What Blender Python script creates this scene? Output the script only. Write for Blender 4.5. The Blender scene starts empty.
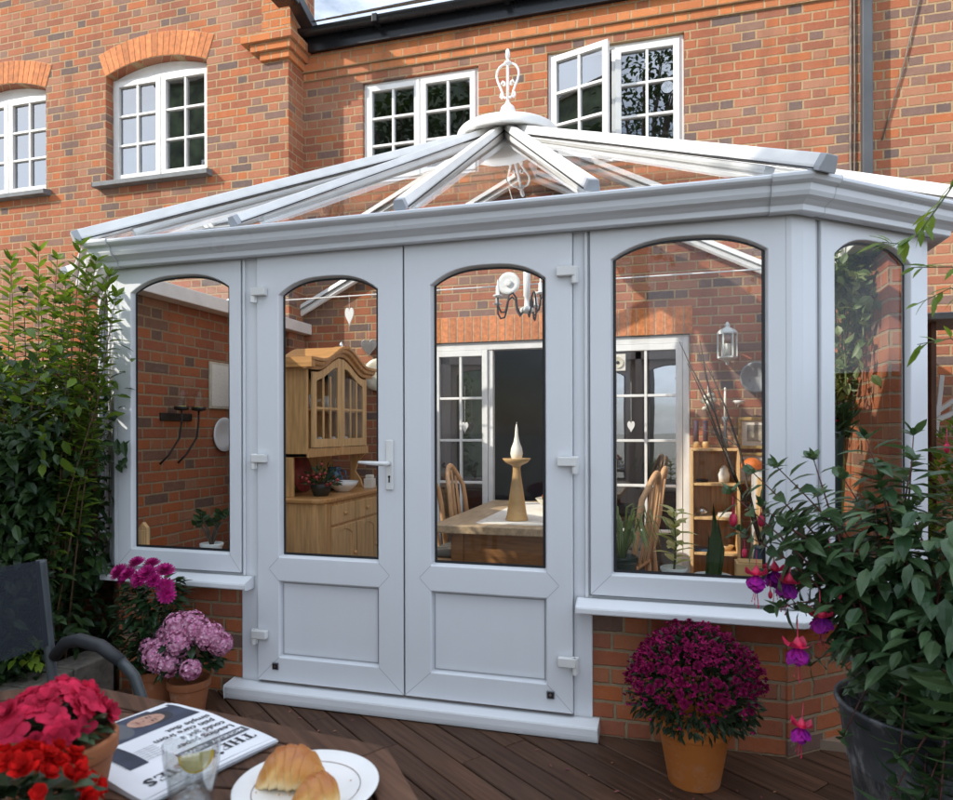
import bpy, bmesh, math, random
from math import sin, cos, pi, radians, sqrt, floor
from mathutils import Vector, Matrix
R = random.Random(7)
S = bpy.context.scene
C = S.collection
WL = {}                                   # world location of every empty / parent

# ------------------------------------------------------------------ materials
def nmat(name):
    m = bpy.data.materials.new(name); m.use_nodes = True
    nt = m.node_tree; nt.nodes.clear()
    out = nt.nodes.new('ShaderNodeOutputMaterial')
    return m, nt, out
def N(nt, t, **k):
    n = nt.nodes.new('ShaderNode' + t)
    for a, b in k.items():
        if a.startswith('i_'): n.inputs[a[2:].replace('_', ' ')].default_value = b
        else: setattr(n, a, b)
    return n
def L(nt, a, b): nt.links.new(a, b)
def math_(nt, op, a, b=None, c=None):
    n = nt.nodes.new('ShaderNodeMath'); n.operation = op
    for i, x in enumerate((a, b, c)):
        if x is None: continue
        if isinstance(x, (int, float)): n.inputs[i].default_value = x
        else: nt.links.new(x, n.inputs[i])
    return n.outputs[0]
def mixc(nt, f, a, b, blend='MIX'):
    n = nt.nodes.new('ShaderNodeMix'); n.data_type = 'RGBA'; n.blend_type = blend
    for i, x in ((0, f), (6, a), (7, b)):
        if isinstance(x, (int, float)): n.inputs[i].default_value = x
        elif isinstance(x, (tuple, list)): n.inputs[i].default_value = tuple(x)[:3] + (1,)
        else: nt.links.new(x, n.inputs[i])
    return n.outputs[2]
def ramp(nt, fac, stops, interp='LINEAR'):
    n = nt.nodes.new('ShaderNodeValToRGB'); n.color_ramp.interpolation = interp
    e = n.color_ramp.elements
    while len(e) < len(stops): e.new(0.5)
    for q, (p, c) in zip(e, stops): q.position = p; q.color = tuple(c)[:3] + (1,)
    nt.links.new(fac, n.inputs[0]); return n.outputs[0]
def noise(nt, vec, scale, detail=3, rough=.55, dim='3D'):
    n = N(nt, 'TexNoise'); n.noise_dimensions = dim
    n.inputs['Scale'].default_value = scale; n.inputs['Detail'].default_value = detail; n.inputs['Roughness'].default_value = rough
    if vec is not None: nt.links.new(vec, n.inputs['Vector'])
    return n.outputs['Fac']
def pbsdf(nt, out, rough=.5, metal=0, spec=.5):
    b = N(nt, 'BsdfPrincipled'); b.inputs['Roughness'].default_value = rough
    b.inputs['Metallic'].default_value = metal; b.inputs['Specular IOR Level'].default_value = spec
    nt.links.new(b.outputs[0], out.inputs[0]); return b
def bump(nt, b, h, strength, dist=.01):
    n = N(nt, 'Bump'); n.inputs['Strength'].default_value = strength; n.inputs['Distance'].default_value = dist
    nt.links.new(h, n.inputs['Height']); nt.links.new(n.outputs[0], b.inputs['Normal'])
def plain(name, col, rough=.5, var=.12, scale=14, bmp=0, metal=0, spec=.5, col2=None, stretch=None, isl=0, trans=0):
    m, nt, out = nmat(name)
    tc = N(nt, 'TexCoord'); vec = tc.outputs['Object']
    if stretch:
        mp = N(nt, 'Mapping'); mp.inputs['Scale'].default_value = stretch; L(nt, vec, mp.inputs[0]); vec = mp.outputs[0]
    n = noise(nt, vec, scale, 5)
    c2 = col2 or tuple(max(0, x * (1 - 2.2 * var)) for x in col)
    c1 = tuple(min(1, x * (1 + var)) for x in col) if not col2 else col
    f = ramp(nt, n, [(.32, (0, 0, 0)), (.68, (1, 1, 1))])
    c = mixc(nt, f, c2, c1)
    if isl:
        g = N(nt, 'NewGeometry')
        v = math_(nt, 'MULTIPLY_ADD', g.outputs['Random Per Island'], isl, 1 - isl * .5)
        hs = N(nt, 'HueSaturation'); L(nt, c, hs.inputs['Color']); L(nt, v, hs.inputs['Value']); c = hs.outputs[0]
    b = pbsdf(nt, out, rough, metal, spec); L(nt, c, b.inputs['Base Color'])
    rr = math_(nt, 'MULTIPLY_ADD', n, .16, max(.02, rough - .08)); L(nt, rr, b.inputs['Roughness'])
    if bmp: bump(nt, b, noise(nt, vec, scale * 4, 4), bmp, .004)
    if trans:
        t = N(nt, 'BsdfTranslucent'); L(nt, c, t.inputs[0]); mx = N(nt, 'MixShader'); mx.inputs[0].default_value = trans
        L(nt, b.outputs[0], mx.inputs[1]); L(nt, t.outputs[0], mx.inputs[2]); L(nt, mx.outputs[0], out.inputs[0])
    return m
def leafmat(name, dark, light, rough=.42, trans=.3, spec=.45):
    m, nt, out = nmat(name)
    g = N(nt, 'NewGeometry'); tc = N(nt, 'TexCoord')
    n = noise(nt, tc.outputs['Object'], 3.0, 2)
    f = math_(nt, 'MULTIPLY_ADD', n, .6, math_(nt, 'MULTIPLY_ADD', g.outputs['Random Per Island'], .7, -.15))
    c = ramp(nt, f, [(.15, dark), (.9, light)])
    n2 = noise(nt, tc.outputs['Object'], 60, 2); c = mixc(nt, math_(nt, 'MULTIPLY', n2, .35), c, tuple(x * .55 for x in dark))
    b = pbsdf(nt, out, rough, 0, spec); L(nt, c, b.inputs['Base Color'])
    t = N(nt, 'BsdfTranslucent'); c2 = mixc(nt, .5, c, (light[0] * 1.3, light[1] * 1.25, light[2] * .5)); L(nt, c2, t.inputs[0])
    mx = N(nt, 'MixShader'); mx.inputs[0].default_value = trans
    L(nt, b.outputs[0], mx.inputs[1]); L(nt, t.outputs[0], mx.inputs[2]); L(nt, mx.outputs[0], out.inputs[0])
    return m
def brick(name, d=(1, 1), reds=None, tone=1.0, mort=(.62, .46, .29), soot=.0):
    """Flemish bond laid out in metres along direction d and height."""
    m, nt, out = nmat(name)
    g = N(nt, 'NewGeometry'); sx = N(nt, 'SeparateXYZ'); L(nt, g.outputs['Position'], sx.inputs[0])
    wob = noise(nt, g.outputs['Position'], 9, 2)
    u = math_(nt, 'ADD', math_(nt, 'MULTIPLY', sx.outputs[0], d[0]), math_(nt, 'MULTIPLY', sx.outputs[1], d[1]))
    w = math_(nt, 'MULTIPLY_ADD', math_(nt, 'SUBTRACT', wob, .5), .006, sx.outputs[2])
    row = math_(nt, 'FLOOR', math_(nt, 'DIVIDE', w, .075))
    fr = math_(nt, 'SUBTRACT', w, math_(nt, 'MULTIPLY', row, .075))
    odd = math_(nt, 'MODULO', math_(nt, 'ADD', row, 200), 2)
    jit = N(nt, 'TexWhiteNoise'); jit.noise_dimensions = '1D'; L(nt, row, jit.inputs['W'])
    u2 = math_(nt, 'ADD', math_(nt, 'MULTIPLY_ADD', odd, .16875, u), math_(nt, 'MULTIPLY_ADD', jit.outputs[0], .03, 100))
    cell = math_(nt, 'FLOOR', math_(nt, 'DIVIDE', u2, .3375))
    fu = math_(nt, 'SUBTRACT', u2, math_(nt, 'MULTIPLY', cell, .3375))
    hd = math_(nt, 'GREATER_THAN', fu, .230)
    ds = math_(nt, 'MINIMUM', fu, math_(nt, 'SUBTRACT', .230, fu))
    dh = math_(nt, 'MINIMUM', math_(nt, 'SUBTRACT', fu, .230), math_(nt, 'SUBTRACT', .3375, fu))
    du = math_(nt, 'MAXIMUM', ds, dh)
    dz = math_(nt, 'MINIMUM', fr, math_(nt, 'SUBTRACT', .075, fr))
    dd = math_(nt, 'MINIMUM', du, dz)
    nf = noise(nt, g.outputs['Position'], 65, 4, .6)
    dd = math_(nt, 'MULTIPLY_ADD', math_(nt, 'SUBTRACT', nf, .5), .012, dd)
    mr = N(nt, 'MapRange'); mr.inputs[1].default_value = .0052; mr.inputs[2].default_value = .0085; L(nt, dd, mr.inputs[0])
    mask = mr.outputs[0]
    idv = N(nt, 'CombineXYZ'); L(nt, math_(nt, 'MULTIPLY_ADD', cell, 2, hd), idv.inputs[0]); L(nt, row, idv.inputs[1]); L(nt, math_(nt, 'MULTIPLY', hd, 3.7), idv.inputs[2])
    wn = N(nt, 'TexWhiteNoise'); wn.noise_dimensions = '3D'; L(nt, idv.outputs[0], wn.inputs['Vector'])
    reds = reds or [(0, (.50, .165, .08)), (.18, (.42, .140, .075)), (.34, (.51, .20, .11)), (.48, (.57, .18, .07)), (.57, (.39, .145, .085)), (.67, (.49, .225, .135)), (.77, (.25, .155, .13)), (.86, (.18, .13, .12)), (.92, (.32, .185, .14))]
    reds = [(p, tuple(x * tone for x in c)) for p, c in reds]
    bc = ramp(nt, wn.outputs[0], reds, 'CONSTANT')
    n1 = noise(nt, g.outputs['Position'], 28, 5, .65)
    bc = mixc(nt, ramp(nt, n1, [(.35, (0, 0, 0)), (.75, (.28, .28, .28))]), bc, mixc(nt, .5, bc, (.62 * tone, .40 * tone, .30 * tone)))
    n3 = noise(nt, g.outputs['Position'], 160, 3, .7)
    bc = mixc(nt, ramp(nt, n3, [(.55, (0, 0, 0)), (.8, (.5, .5, .5))]), bc, (.12 * tone, .06 * tone, .05 * tone))
    mc = mixc(nt, noise(nt, g.outputs['Position'], 40, 4), tuple(x * .75 * tone for x in mort), tuple(x * 1.2 * tone for x in mort))
    c = mixc(nt, mask, mc, bc)
    big = noise(nt, g.outputs['Position'], .9, 4, .6)
    c = mixc(nt, ramp(nt, big, [(.5, (0, 0, 0)), (.78, (.16, .16, .16))]), c, (.60 * tone, .44 * tone, .36 * tone))
    big2 = noise(nt, g.outputs['Position'], 1.7, 4, .6)
    c = mixc(nt, ramp(nt, big2, [(.30, (.45 + soot, .45 + soot, .45 + soot)), (.5, (soot, soot, soot))]), c, mixc(nt, .5, c, (.10, .06, .045)))
    ms_ = N(nt, 'Mapping'); ms_.inputs['Scale'].default_value = (3.2, 3.2, .35); L(nt, g.outputs['Position'], ms_.inputs[0])
    st_ = noise(nt, ms_.outputs[0], 1.0, 5, .65); c = mixc(nt, ramp(nt, st_, [(.54, (0, 0, 0)), (.74, (.42, .42, .42))]), c, (.13, .085, .065))
    sp_ = noise(nt, g.outputs['Position'], 11, 6, .75); c = mixc(nt, ramp(nt, sp_, [(.62, (0, 0, 0)), (.76, (.55, .55, .55))]), c, (.10, .06, .05)); c = mixc(nt, ramp(nt, sp_, [(.26, (.4, .4, .4)), (.36, (0, 0, 0))]), c, (.66, .52, .42))
    b = pbsdf(nt, out, .88, 0, .2); L(nt, c, b.inputs['Base Color'])
    h = math_(nt, 'ADD', math_(nt, 'MULTIPLY', mask, .8), math_(nt, 'MULTIPLY', n1, .5))
    h = math_(nt, 'MULTIPLY_ADD', wn.outputs[0], .22, h)
    bump(nt, b, h, .85, .006)
    return m
def glass(name, tint=(.93, .95, .95), ior=1.5, extra=0.0, dirt=.0):
    m, nt, out = nmat(name)
    t = N(nt, 'BsdfTransparent'); t.inputs[0].default_value = tuple(tint) + (1,)
    gl = N(nt, 'BsdfGlossy'); gl.inputs['Roughness'].default_value = 0.0; gl.inputs[0].default_value = (.95, .97, 1, 1)
    tc = N(nt, 'TexCoord'); nz = noise(nt, tc.outputs['Object'], 1.6, 2)
    bp = N(nt, 'Bump'); bp.inputs['Strength'].default_value = .02; bp.inputs['Distance'].default_value = .05; L(nt, nz, bp.inputs['Height']); L(nt, bp.outputs[0], gl.inputs['Normal'])
    lw = N(nt, 'LayerWeight'); lw.inputs[0].default_value = .5
    r0 = ((ior - 1) / (ior + 1)) ** 2 * 1.8 + extra
    fac = math_(nt, 'MULTIPLY_ADD', math_(nt, 'POWER', lw.outputs['Facing'], 5), .9 * (1 - r0), r0)
    mx = N(nt, 'MixShader'); L(nt, fac, mx.inputs[0]); L(nt, t.outputs[0], mx.inputs[1]); L(nt, gl.outputs[0], mx.inputs[2])
    last = mx.outputs[0]
    if dirt:
        d = N(nt, 'BsdfDiffuse'); d.inputs[0].default_value = (.55, .56, .54, 1)
        m2 = N(nt, 'MixShader'); n = noise(nt, tc.outputs['Object'], 5, 5, .6)
        L(nt, math_(nt, 'MULTIPLY', ramp(nt, n, [(.4, (0, 0, 0)), (.8, (1, 1, 1))]), dirt), m2.inputs[0]); L(nt, last, m2.inputs[1]); L(nt, d.outputs[0], m2.inputs[2]); last = m2.outputs[0]
    L(nt, last, out.inputs[0]); return m

M = {}
def upvc(name, col, rough, grime=.5):
    m, nt, out = nmat(name); g = N(nt, 'NewGeometry'); mp = N(nt, 'Mapping'); mp.inputs['Scale'].default_value = (13, 13, .9); L(nt, g.outputs['Position'], mp.inputs[0])
    n = noise(nt, mp.outputs[0], 1.0, 5, .6); n2 = noise(nt, g.outputs['Position'], 2.4, 4); n3 = noise(nt, g.outputs['Position'], 70, 4, .7)
    c = mixc(nt, math_(nt, 'MULTIPLY', ramp(nt, n, [(.45, (0, 0, 0)), (.75, (1, 1, 1))]), .07), col, tuple(x * .80 for x in col)); c = mixc(nt, math_(nt, 'MULTIPLY', ramp(nt, n2, [(.4, (0, 0, 0)), (.75, (1, 1, 1))]), .12), c, tuple(x * y for x, y in zip(col, (.86, .85, .82))))
    c = mixc(nt, ramp(nt, n3, [(.70, (0, 0, 0)), (.78, (.18, .18, .18))]), c, (.35, .33, .30))
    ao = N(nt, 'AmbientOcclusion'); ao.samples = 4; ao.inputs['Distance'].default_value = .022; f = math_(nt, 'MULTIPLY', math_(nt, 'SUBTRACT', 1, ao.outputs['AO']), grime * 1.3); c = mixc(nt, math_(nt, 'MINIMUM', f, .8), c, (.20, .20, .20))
    b = pbsdf(nt, out, rough, 0, .45); L(nt, c, b.inputs['Base Color']); L(nt, math_(nt, 'MULTIPLY_ADD', n2, .22, rough - .08), b.inputs['Roughness']); bump(nt, b, n2, .05, .01); return m
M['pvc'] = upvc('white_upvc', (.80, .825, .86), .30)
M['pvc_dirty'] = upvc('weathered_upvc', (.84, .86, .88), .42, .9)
M['pvc_gutter'] = upvc('upvc_gutter', (.74, .765, .80), .28, .7)
M['gasket'] = plain('black_gasket', (.012, .013, .015), .5, .1)
M['weld'] = plain('weld_seam', (.33, .34, .37), .6, .05)
M['glass'] = glass('window_glass', (.965, .975, .97), 1.26, 0, .0)
M['roofglass'] = glass('roof_glass', (.97, .98, .98), 1.3, 0, .05)
M['upglass'] = glass('upstairs_glass', (.55, .58, .57), 1.8, .14)
DW = [(0, (.56, .165, .065)), (.2, (.48, .14, .065)), (.4, (.54, .19, .085)), (.58, (.60, .17, .055)), (.7, (.44, .145, .08)), (.8, (.52, .23, .13)), (.88, (.30, .15, .10)), (.94, (.22, .13, .10))]
M['brick'] = brick('house_brick', tone=.86, mort=(.54, .375, .215), soot=.06)
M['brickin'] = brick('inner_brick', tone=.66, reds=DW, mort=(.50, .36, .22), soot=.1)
M['brickR'] = brick('facet_brick_a', (.766, .643), tone=.80, reds=DW, mort=(.42, .31, .19), soot=.02)
M['brickL'] = brick('facet_brick_b', (.766, -.643), tone=.80, reds=DW, mort=(.42, .31, .19), soot=.02)
M['brickD'] = brick('dwarf_brick', (1, 1), tone=.80, reds=DW, mort=(.42, .31, .19), soot=.02)
RUB = [(0, (.66, .22, .075)), (.3, (.60, .20, .075)), (.6, (.70, .25, .09)), (.85, (.52, .18, .08))]
M['brickrub'] = brick('orange_brick', tone=.92, reds=RUB, mort=(.55, .38, .22))
M['gauged'] = plain('gauged_brick', (.66, .235, .085), .85, .14, 26, .5, isl=.38)
M['mortar'] = plain('lime_mortar', (.52, .38, .24), .95, .15, 30, .4)
M['ledge'] = plain('grey_ledge', (.30, .32, .34), .6, .12, 10, .2)
M['slate'] = plain('grey_sill', (.17, .185, .20), .6, .12, 10, .2)
M['blackpl'] = plain('black_plastic', (.012, .013, .016), .28, .1, 4)
M['pipe'] = plain('grey_pipe', (.085, .09, .10), .4, .12, 3)
M['cable'] = plain('cable', (.22, .18, .15), .7, .2)
M['wwood'] = plain('white_painted_wood', (.86, .86, .845), .42, .04, 8, .05)
M['tile'] = plain('roof_tile', (.12, .085, .06), .85, .3, 18, .6, isl=.5)
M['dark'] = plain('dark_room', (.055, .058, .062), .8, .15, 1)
M['greywall'] = plain('grey_plaster', (.24, .255, .28), .85, .06, 2)
M['floor'] = plain('tiled_floor', (.30, .22, .16), .5, .12, 4)
M['pine'] = plain('honey_pine', (.64, .37, .15), .42, .14, 3, .1, stretch=(14, 14, 1.2))
M['pinel'] = plain('pale_pine', (.72, .46, .21), .42, .12, 3, .1, stretch=(14, 14, 1.2))
M['pineh'] = plain('pine_top', (.55, .28, .10), .35, .14, 3, .1, stretch=(1.2, 14, 14))
M['oak'] = plain('oak_table', (.50, .36, .22), .42, .14, 3, .1, stretch=(14, 1.5, 14))
M['apron'] = plain('table_apron', (.33, .155, .055), .45, .12, 4, stretch=(2, 14, 14))
M['chairw'] = plain('chair_beech', (.62, .36, .18), .4, .1, 4, stretch=(14, 14, 2))
M['cushion'] = plain('cushion', (.16, .155, .13), .9, .1, 60, .3)
M['linen'] = plain('linen', (.78, .74, .66), .9, .05, 80, .2)
M['white'] = plain('white_ceramic', (.82, .82, .80), .22, .03, 6)
M['candle'] = plain('wax', (.86, .82, .72), .4, .03)
M['turned'] = plain('turned_wood', (.58, .36, .15), .4, .12, 6)
M['iron'] = plain('black_iron', (.02, .018, .016), .5, .2)
M['greypaint'] = plain('pale_grey_paint', (.66, .70, .68), .5, .06)
M['goldframe'] = plain('gold_frame', (.50, .34, .12), .4, .2, 30)
M['picture'] = plain('picture', (.55, .50, .38), .6, .3, 9, col2=(.07, .06, .07))
M['purple'] = plain('purple_candle', (.12, .07, .10), .45, .1)
M['silver'] = plain('silver', (.6, .6, .6), .25, .1, metal=1)
def terra(name, a, b_, salt):
    m, nt, out = nmat(name); tc = N(nt, 'TexCoord'); n = noise(nt, tc.outputs['Object'], 9, 5); n2 = noise(nt, tc.outputs['Object'], 16, 6, .7); sx = N(nt, 'SeparateXYZ'); L(nt, tc.outputs['Object'], sx.inputs[0])
    c = mixc(nt, n, b_, a); f = math_(nt, 'ADD', n2, math_(nt, 'MULTIPLY', sx.outputs[2], -.5)); c = mixc(nt, ramp(nt, f, [(.46, (0, 0, 0)), (.68, (salt, salt, salt))]), c, (.58, .44, .34)); c = mixc(nt, ramp(nt, noise(nt, tc.outputs['Object'], 30, 5, .7), [(.6, (0, 0, 0)), (.75, (.4, .4, .4))]), c, (.16, .07, .035))
    b = pbsdf(nt, out, .78, 0, .25); L(nt, c, b.inputs['Base Color']); bump(nt, b, n2, .2, .003); return m
M['terra'] = terra('terracotta', (.64, .225, .050), (.48, .145, .034), .30)
M['terrad'] = terra('weathered_terracotta', (.44, .165, .07), (.28, .105, .05), .5)
def zinc():
    m, nt, out = nmat('worn_zinc'); tc = N(nt, 'TexCoord'); mp = N(nt, 'Mapping'); mp.inputs['Scale'].default_value = (1, 1, .45); L(nt, tc.outputs['Object'], mp.inputs[0])
    n = noise(nt, mp.outputs[0], 14, 8, .72); n2 = noise(nt, tc.outputs['Object'], 4.5, 4); n3 = noise(nt, mp.outputs[0], 70, 6, .7); sx = N(nt, 'SeparateXYZ'); L(nt, tc.outputs['Object'], sx.inputs[0])
    c = ramp(nt, n2, [(.35, (.055, .06, .068)), (.65, (.115, .125, .135))]); low = math_(nt, 'MULTIPLY_ADD', sx.outputs[2], -.50, .31)
    f = ramp(nt, math_(nt, 'ADD', n, low), [(.58, (0, 0, 0)), (.74, (1, 1, 1))]); c = mixc(nt, f, c, (.30, .31, .31)); c = mixc(nt, ramp(nt, n3, [(.66, (0, 0, 0)), (.72, (.8, .8, .8))]), c, (.42, .42, .40))
    b = pbsdf(nt, out, .6, .25, .4); L(nt, c, b.inputs['Base Color']); bump(nt, b, n, .25, .003); return m
M['zinc'] = zinc()
M['paving'] = plain('pale_paving', (.34, .32, .27), .85, .15, 2, .1)
M['soil'] = plain('soil', (.035, .024, .016), .95, .3, 40, .8)
M['stem'] = plain('red_stem', (.12, .035, .025), .5, .2)
M['blockwall'] = plain('mottled_green_block', (.14, .18, .09), .7, .5, 3.0, .8, col2=(.010, .018, .008))  # mottled green of the added shade block, chosen for the window reflections
M['litter'] = plain('dry_leaf', (.30, .15, .06), .8, .3, 9, col2=(.22, .03, .07), isl=.8)
M['stemb'] = plain('brown_stem', (.14, .085, .04), .6, .2)
M['stemg'] = plain('green_stem', (.10, .13, .035), .5, .2)
M['bark'] = plain('bark', (.09, .065, .045), .9, .3, 20, .8)
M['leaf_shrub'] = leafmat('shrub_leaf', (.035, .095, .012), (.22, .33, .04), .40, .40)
M['leaf_shrub2'] = leafmat('dark_shrub_leaf', (.012, .036, .011), (.055, .105, .027), .42, .25)  # dark leaf of several plants; shade colour for the tall shrub's lower leaves
M['leaf_fuch'] = leafmat('fuchsia_leaf', (.026, .075, .030), (.12, .20, .085), .36, .22)
M['leaf_mum'] = leafmat('mum_leaf', (.014, .030, .010), (.040, .065, .022), .5, .15)
M['leaf_dah'] = leafmat('dahlia_leaf', (.012, .036, .012), (.035, .075, .022), .38, .15)
M['leaf_ger'] = leafmat('flower_leaf', (.02, .05, .02), (.07, .12, .05), .45, .2)
M['leaf_bright'] = leafmat('bright_leaf', (.10, .20, .02), (.26, .36, .04), .4, .4)
M['leaf_var'] = leafmat('variegated_leaf', (.20, .26, .06), (.85, .80, .42), .4, .35)
M['leaf_tree'] = leafmat('tree_leaf', (.012, .030, .008), (.05, .09, .02), .5, .2)
M['leaf_ivy'] = leafmat('ivy_leaf', (.08, .14, .04), (.34, .42, .18), .45, .4)
M['maroon'] = plain('maroon_petal', (.31, .010, .095), .75, .25, 30, isl=.6, trans=.2, spec=.15)
M['magenta'] = plain('magenta_petal', (.52, .015, .22), .5, .2, 30, isl=.5, trans=.2)
M['pinkw'] = plain('pink_white_petal', (.80, .48, .62), .6, .2, 60, col2=(.50, .10, .27), isl=.5, trans=.2)
M['redpink'] = plain('coral_red_petal', (.72, .040, .105), .8, .2, 30, isl=.5, trans=.4, spec=.1)
M['red'] = plain('scarlet_petal', (.72, .014, .012), .8, .2, 30, isl=.6, trans=.4, spec=.1)
M['fsepal'] = plain('fuchsia_sepal', (.80, .040, .125), .4, .15, 30, isl=.3, trans=.2)
M['fcor'] = plain('fuchsia_corolla', (.46, .018, .34), .6, .2, 30, isl=.7, trans=.3, spec=.2, col2=(.17, .012, .28))
def sling():
    m, nt, out = nmat('sling_fabric'); b = pbsdf(nt, out, .7, 0, .3); b.inputs['Base Color'].default_value = (.020, .024, .034, 1); t = N(nt, 'BsdfTransparent'); mx = N(nt, 'MixShader'); mx.inputs[0].default_value = .80
    L(nt, t.outputs[0], mx.inputs[1]); L(nt, b.outputs[0], mx.inputs[2]); L(nt, mx.outputs[0], out.inputs[0]); return m
M['meshsl'] = sling()
M['mesh'] = plain('sling_mesh', (.022, .024, .032), .7, .1, 200, .2)
M['chairmetal'] = plain('grey_tube', (.055, .065, .07), .38, .12, 5)
M['rubber'] = plain('arm_grip', (.022, .024, .027), .55, .1)
def crust():
    m, nt, out = nmat('croissant_crust'); g = N(nt, 'NewGeometry'); sx = N(nt, 'SeparateXYZ'); L(nt, g.outputs['Normal'], sx.inputs[0]); tc = N(nt, 'TexCoord'); n = noise(nt, tc.outputs['Object'], 55, 5, .6); n2 = noise(nt, tc.outputs['Object'], 18, 3)
    f = math_(nt, 'ADD', math_(nt, 'MULTIPLY', sx.outputs[2], .55), math_(nt, 'MULTIPLY_ADD', n, .35, math_(nt, 'MULTIPLY', n2, .35)))
    c = ramp(nt, f, [(.10, (.80, .62, .34)), (.36, (.70, .42, .14)), (.58, (.55, .235, .05)), (.9, (.36, .115, .025))]); b = pbsdf(nt, out, .38, 0, .5); L(nt, c, b.inputs['Base Color']); bump(nt, b, n, .5, .003); return m
M['bread'] = crust()
M['crumb'] = plain('croissant_crumb', (.80, .62, .32), .7, .15, 40, .5)
M['paper'] = plain('newsprint', (.74, .75, .77), .8, .04, 6)
M['ink'] = plain('ink', (.035, .035, .04), .8, .1)
M['inkg'] = plain('grey_ink', (.10, .105, .115), .8, .1)
M['photo'] = plain('printed_photo', (.045, .055, .09), .7, .3, 14)
M['skin'] = plain('printed_skin', (.50, .30, .22), .7, .25, 60, col2=(.33, .17, .12))
M['printlip'] = plain('printed_lip', (.24, .08, .07), .7, .1)
M['yellow'] = plain('yellow_ink', (.72, .66, .10), .7, .1)
M['lemonpeel'] = plain('lemon_peel', (.80, .56, .03), .4, .1, 60, .3)
M['lemon'] = plain('lemon_flesh', (.82, .76, .36), .35, .12, 30, trans=.3)
M['fencew'] = plain('fence_wood', (.135, .058, .030), .8, .25, 4, .3, stretch=(12, 12, 1), isl=.5)
M['palew'] = plain('pale_wood', (.45, .36, .24), .7, .15, 8)
M['stone'] = plain('stone', (.20, .175, .145), .9, .2, 18, .5)
M['greenpot'] = plain('dark_green_pot', (.012, .03, .02), .35, .1)
M['glaze'] = plain('blue_vase', (.04, .09, .16), .2, .2)
M['redpot'] = plain('red_pot', (.30, .03, .03), .4, .2)
M['gasketsilver'] = plain('badge_metal', (.30, .31, .33), .3, .1, metal=.8)
M['fabricpink'] = plain('pink_cloth', (.60, .42, .40), .9, .1, 30)
M['carpet'] = plain('dark_fabric', (.05, .035, .045), .95, .2, 30)
M['orangedec'] = plain('orange_glaze', (.62, .16, .03), .4, .2)
M['fruit'] = plain('red_fruit', (.42, .05, .03), .4, .3, 20, col2=(.10, .20, .04))
M['sauce'] = plain('stoneware', (.62, .58, .46), .4, .1)
def wood_deck(name, tone=1.0):
    m, nt, out = nmat(name)
    g = N(nt, 'NewGeometry'); mp = N(nt, 'Mapping'); L(nt, g.outputs['Position'], mp.inputs[0])
    mp.inputs['Rotation'].default_value = (0, 0, radians(38)); mp2 = N(nt, 'Mapping'); L(nt, mp.outputs[0], mp2.inputs[0]); mp2.inputs['Scale'].default_value = (1.2, 22, 8)
    ri = g.outputs['Random Per Island']
    off = N(nt, 'CombineXYZ'); L(nt, math_(nt, 'MULTIPLY', ri, 50), off.inputs[0]); va = N(nt, 'VectorMath'); va.operation = 'ADD'; L(nt, mp2.outputs[0], va.inputs[0]); L(nt, off.outputs[0], va.inputs[1])
    n = noise(nt, va.outputs[0], 2.2, 6, .65); n2 = noise(nt, g.outputs['Position'], 2.3, 4, .6)
    c = ramp(nt, n, [(.3, (.040 * tone, .019 * tone, .012 * tone)), (.55, (.105 * tone, .050 * tone, .028 * tone)), (.75, (.155 * tone, .082 * tone, .048 * tone))])
    hs = N(nt, 'HueSaturation'); L(nt, c, hs.inputs['Color']); L(nt, math_(nt, 'MULTIPLY_ADD', ri, .55, .72), hs.inputs['Value']); c = hs.outputs[0]
    c = mixc(nt, ramp(nt, n2, [(.42, (0, 0, 0)), (.72, (.5, .5, .5))]), c, (.12 * tone, .072 * tone, .050 * tone))
    b = pbsdf(nt, out, .7, 0, .25); L(nt, c, b.inputs['Base Color']); L(nt, math_(nt, 'MULTIPLY_ADD', n2, .35, .50), b.inputs['Roughness'])
    bump(nt, b, n, .35, .004); return m
M['deck'] = wood_deck('deck_boards', .90); M['tabletop'] = wood_deck('table_boards', .98)

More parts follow.
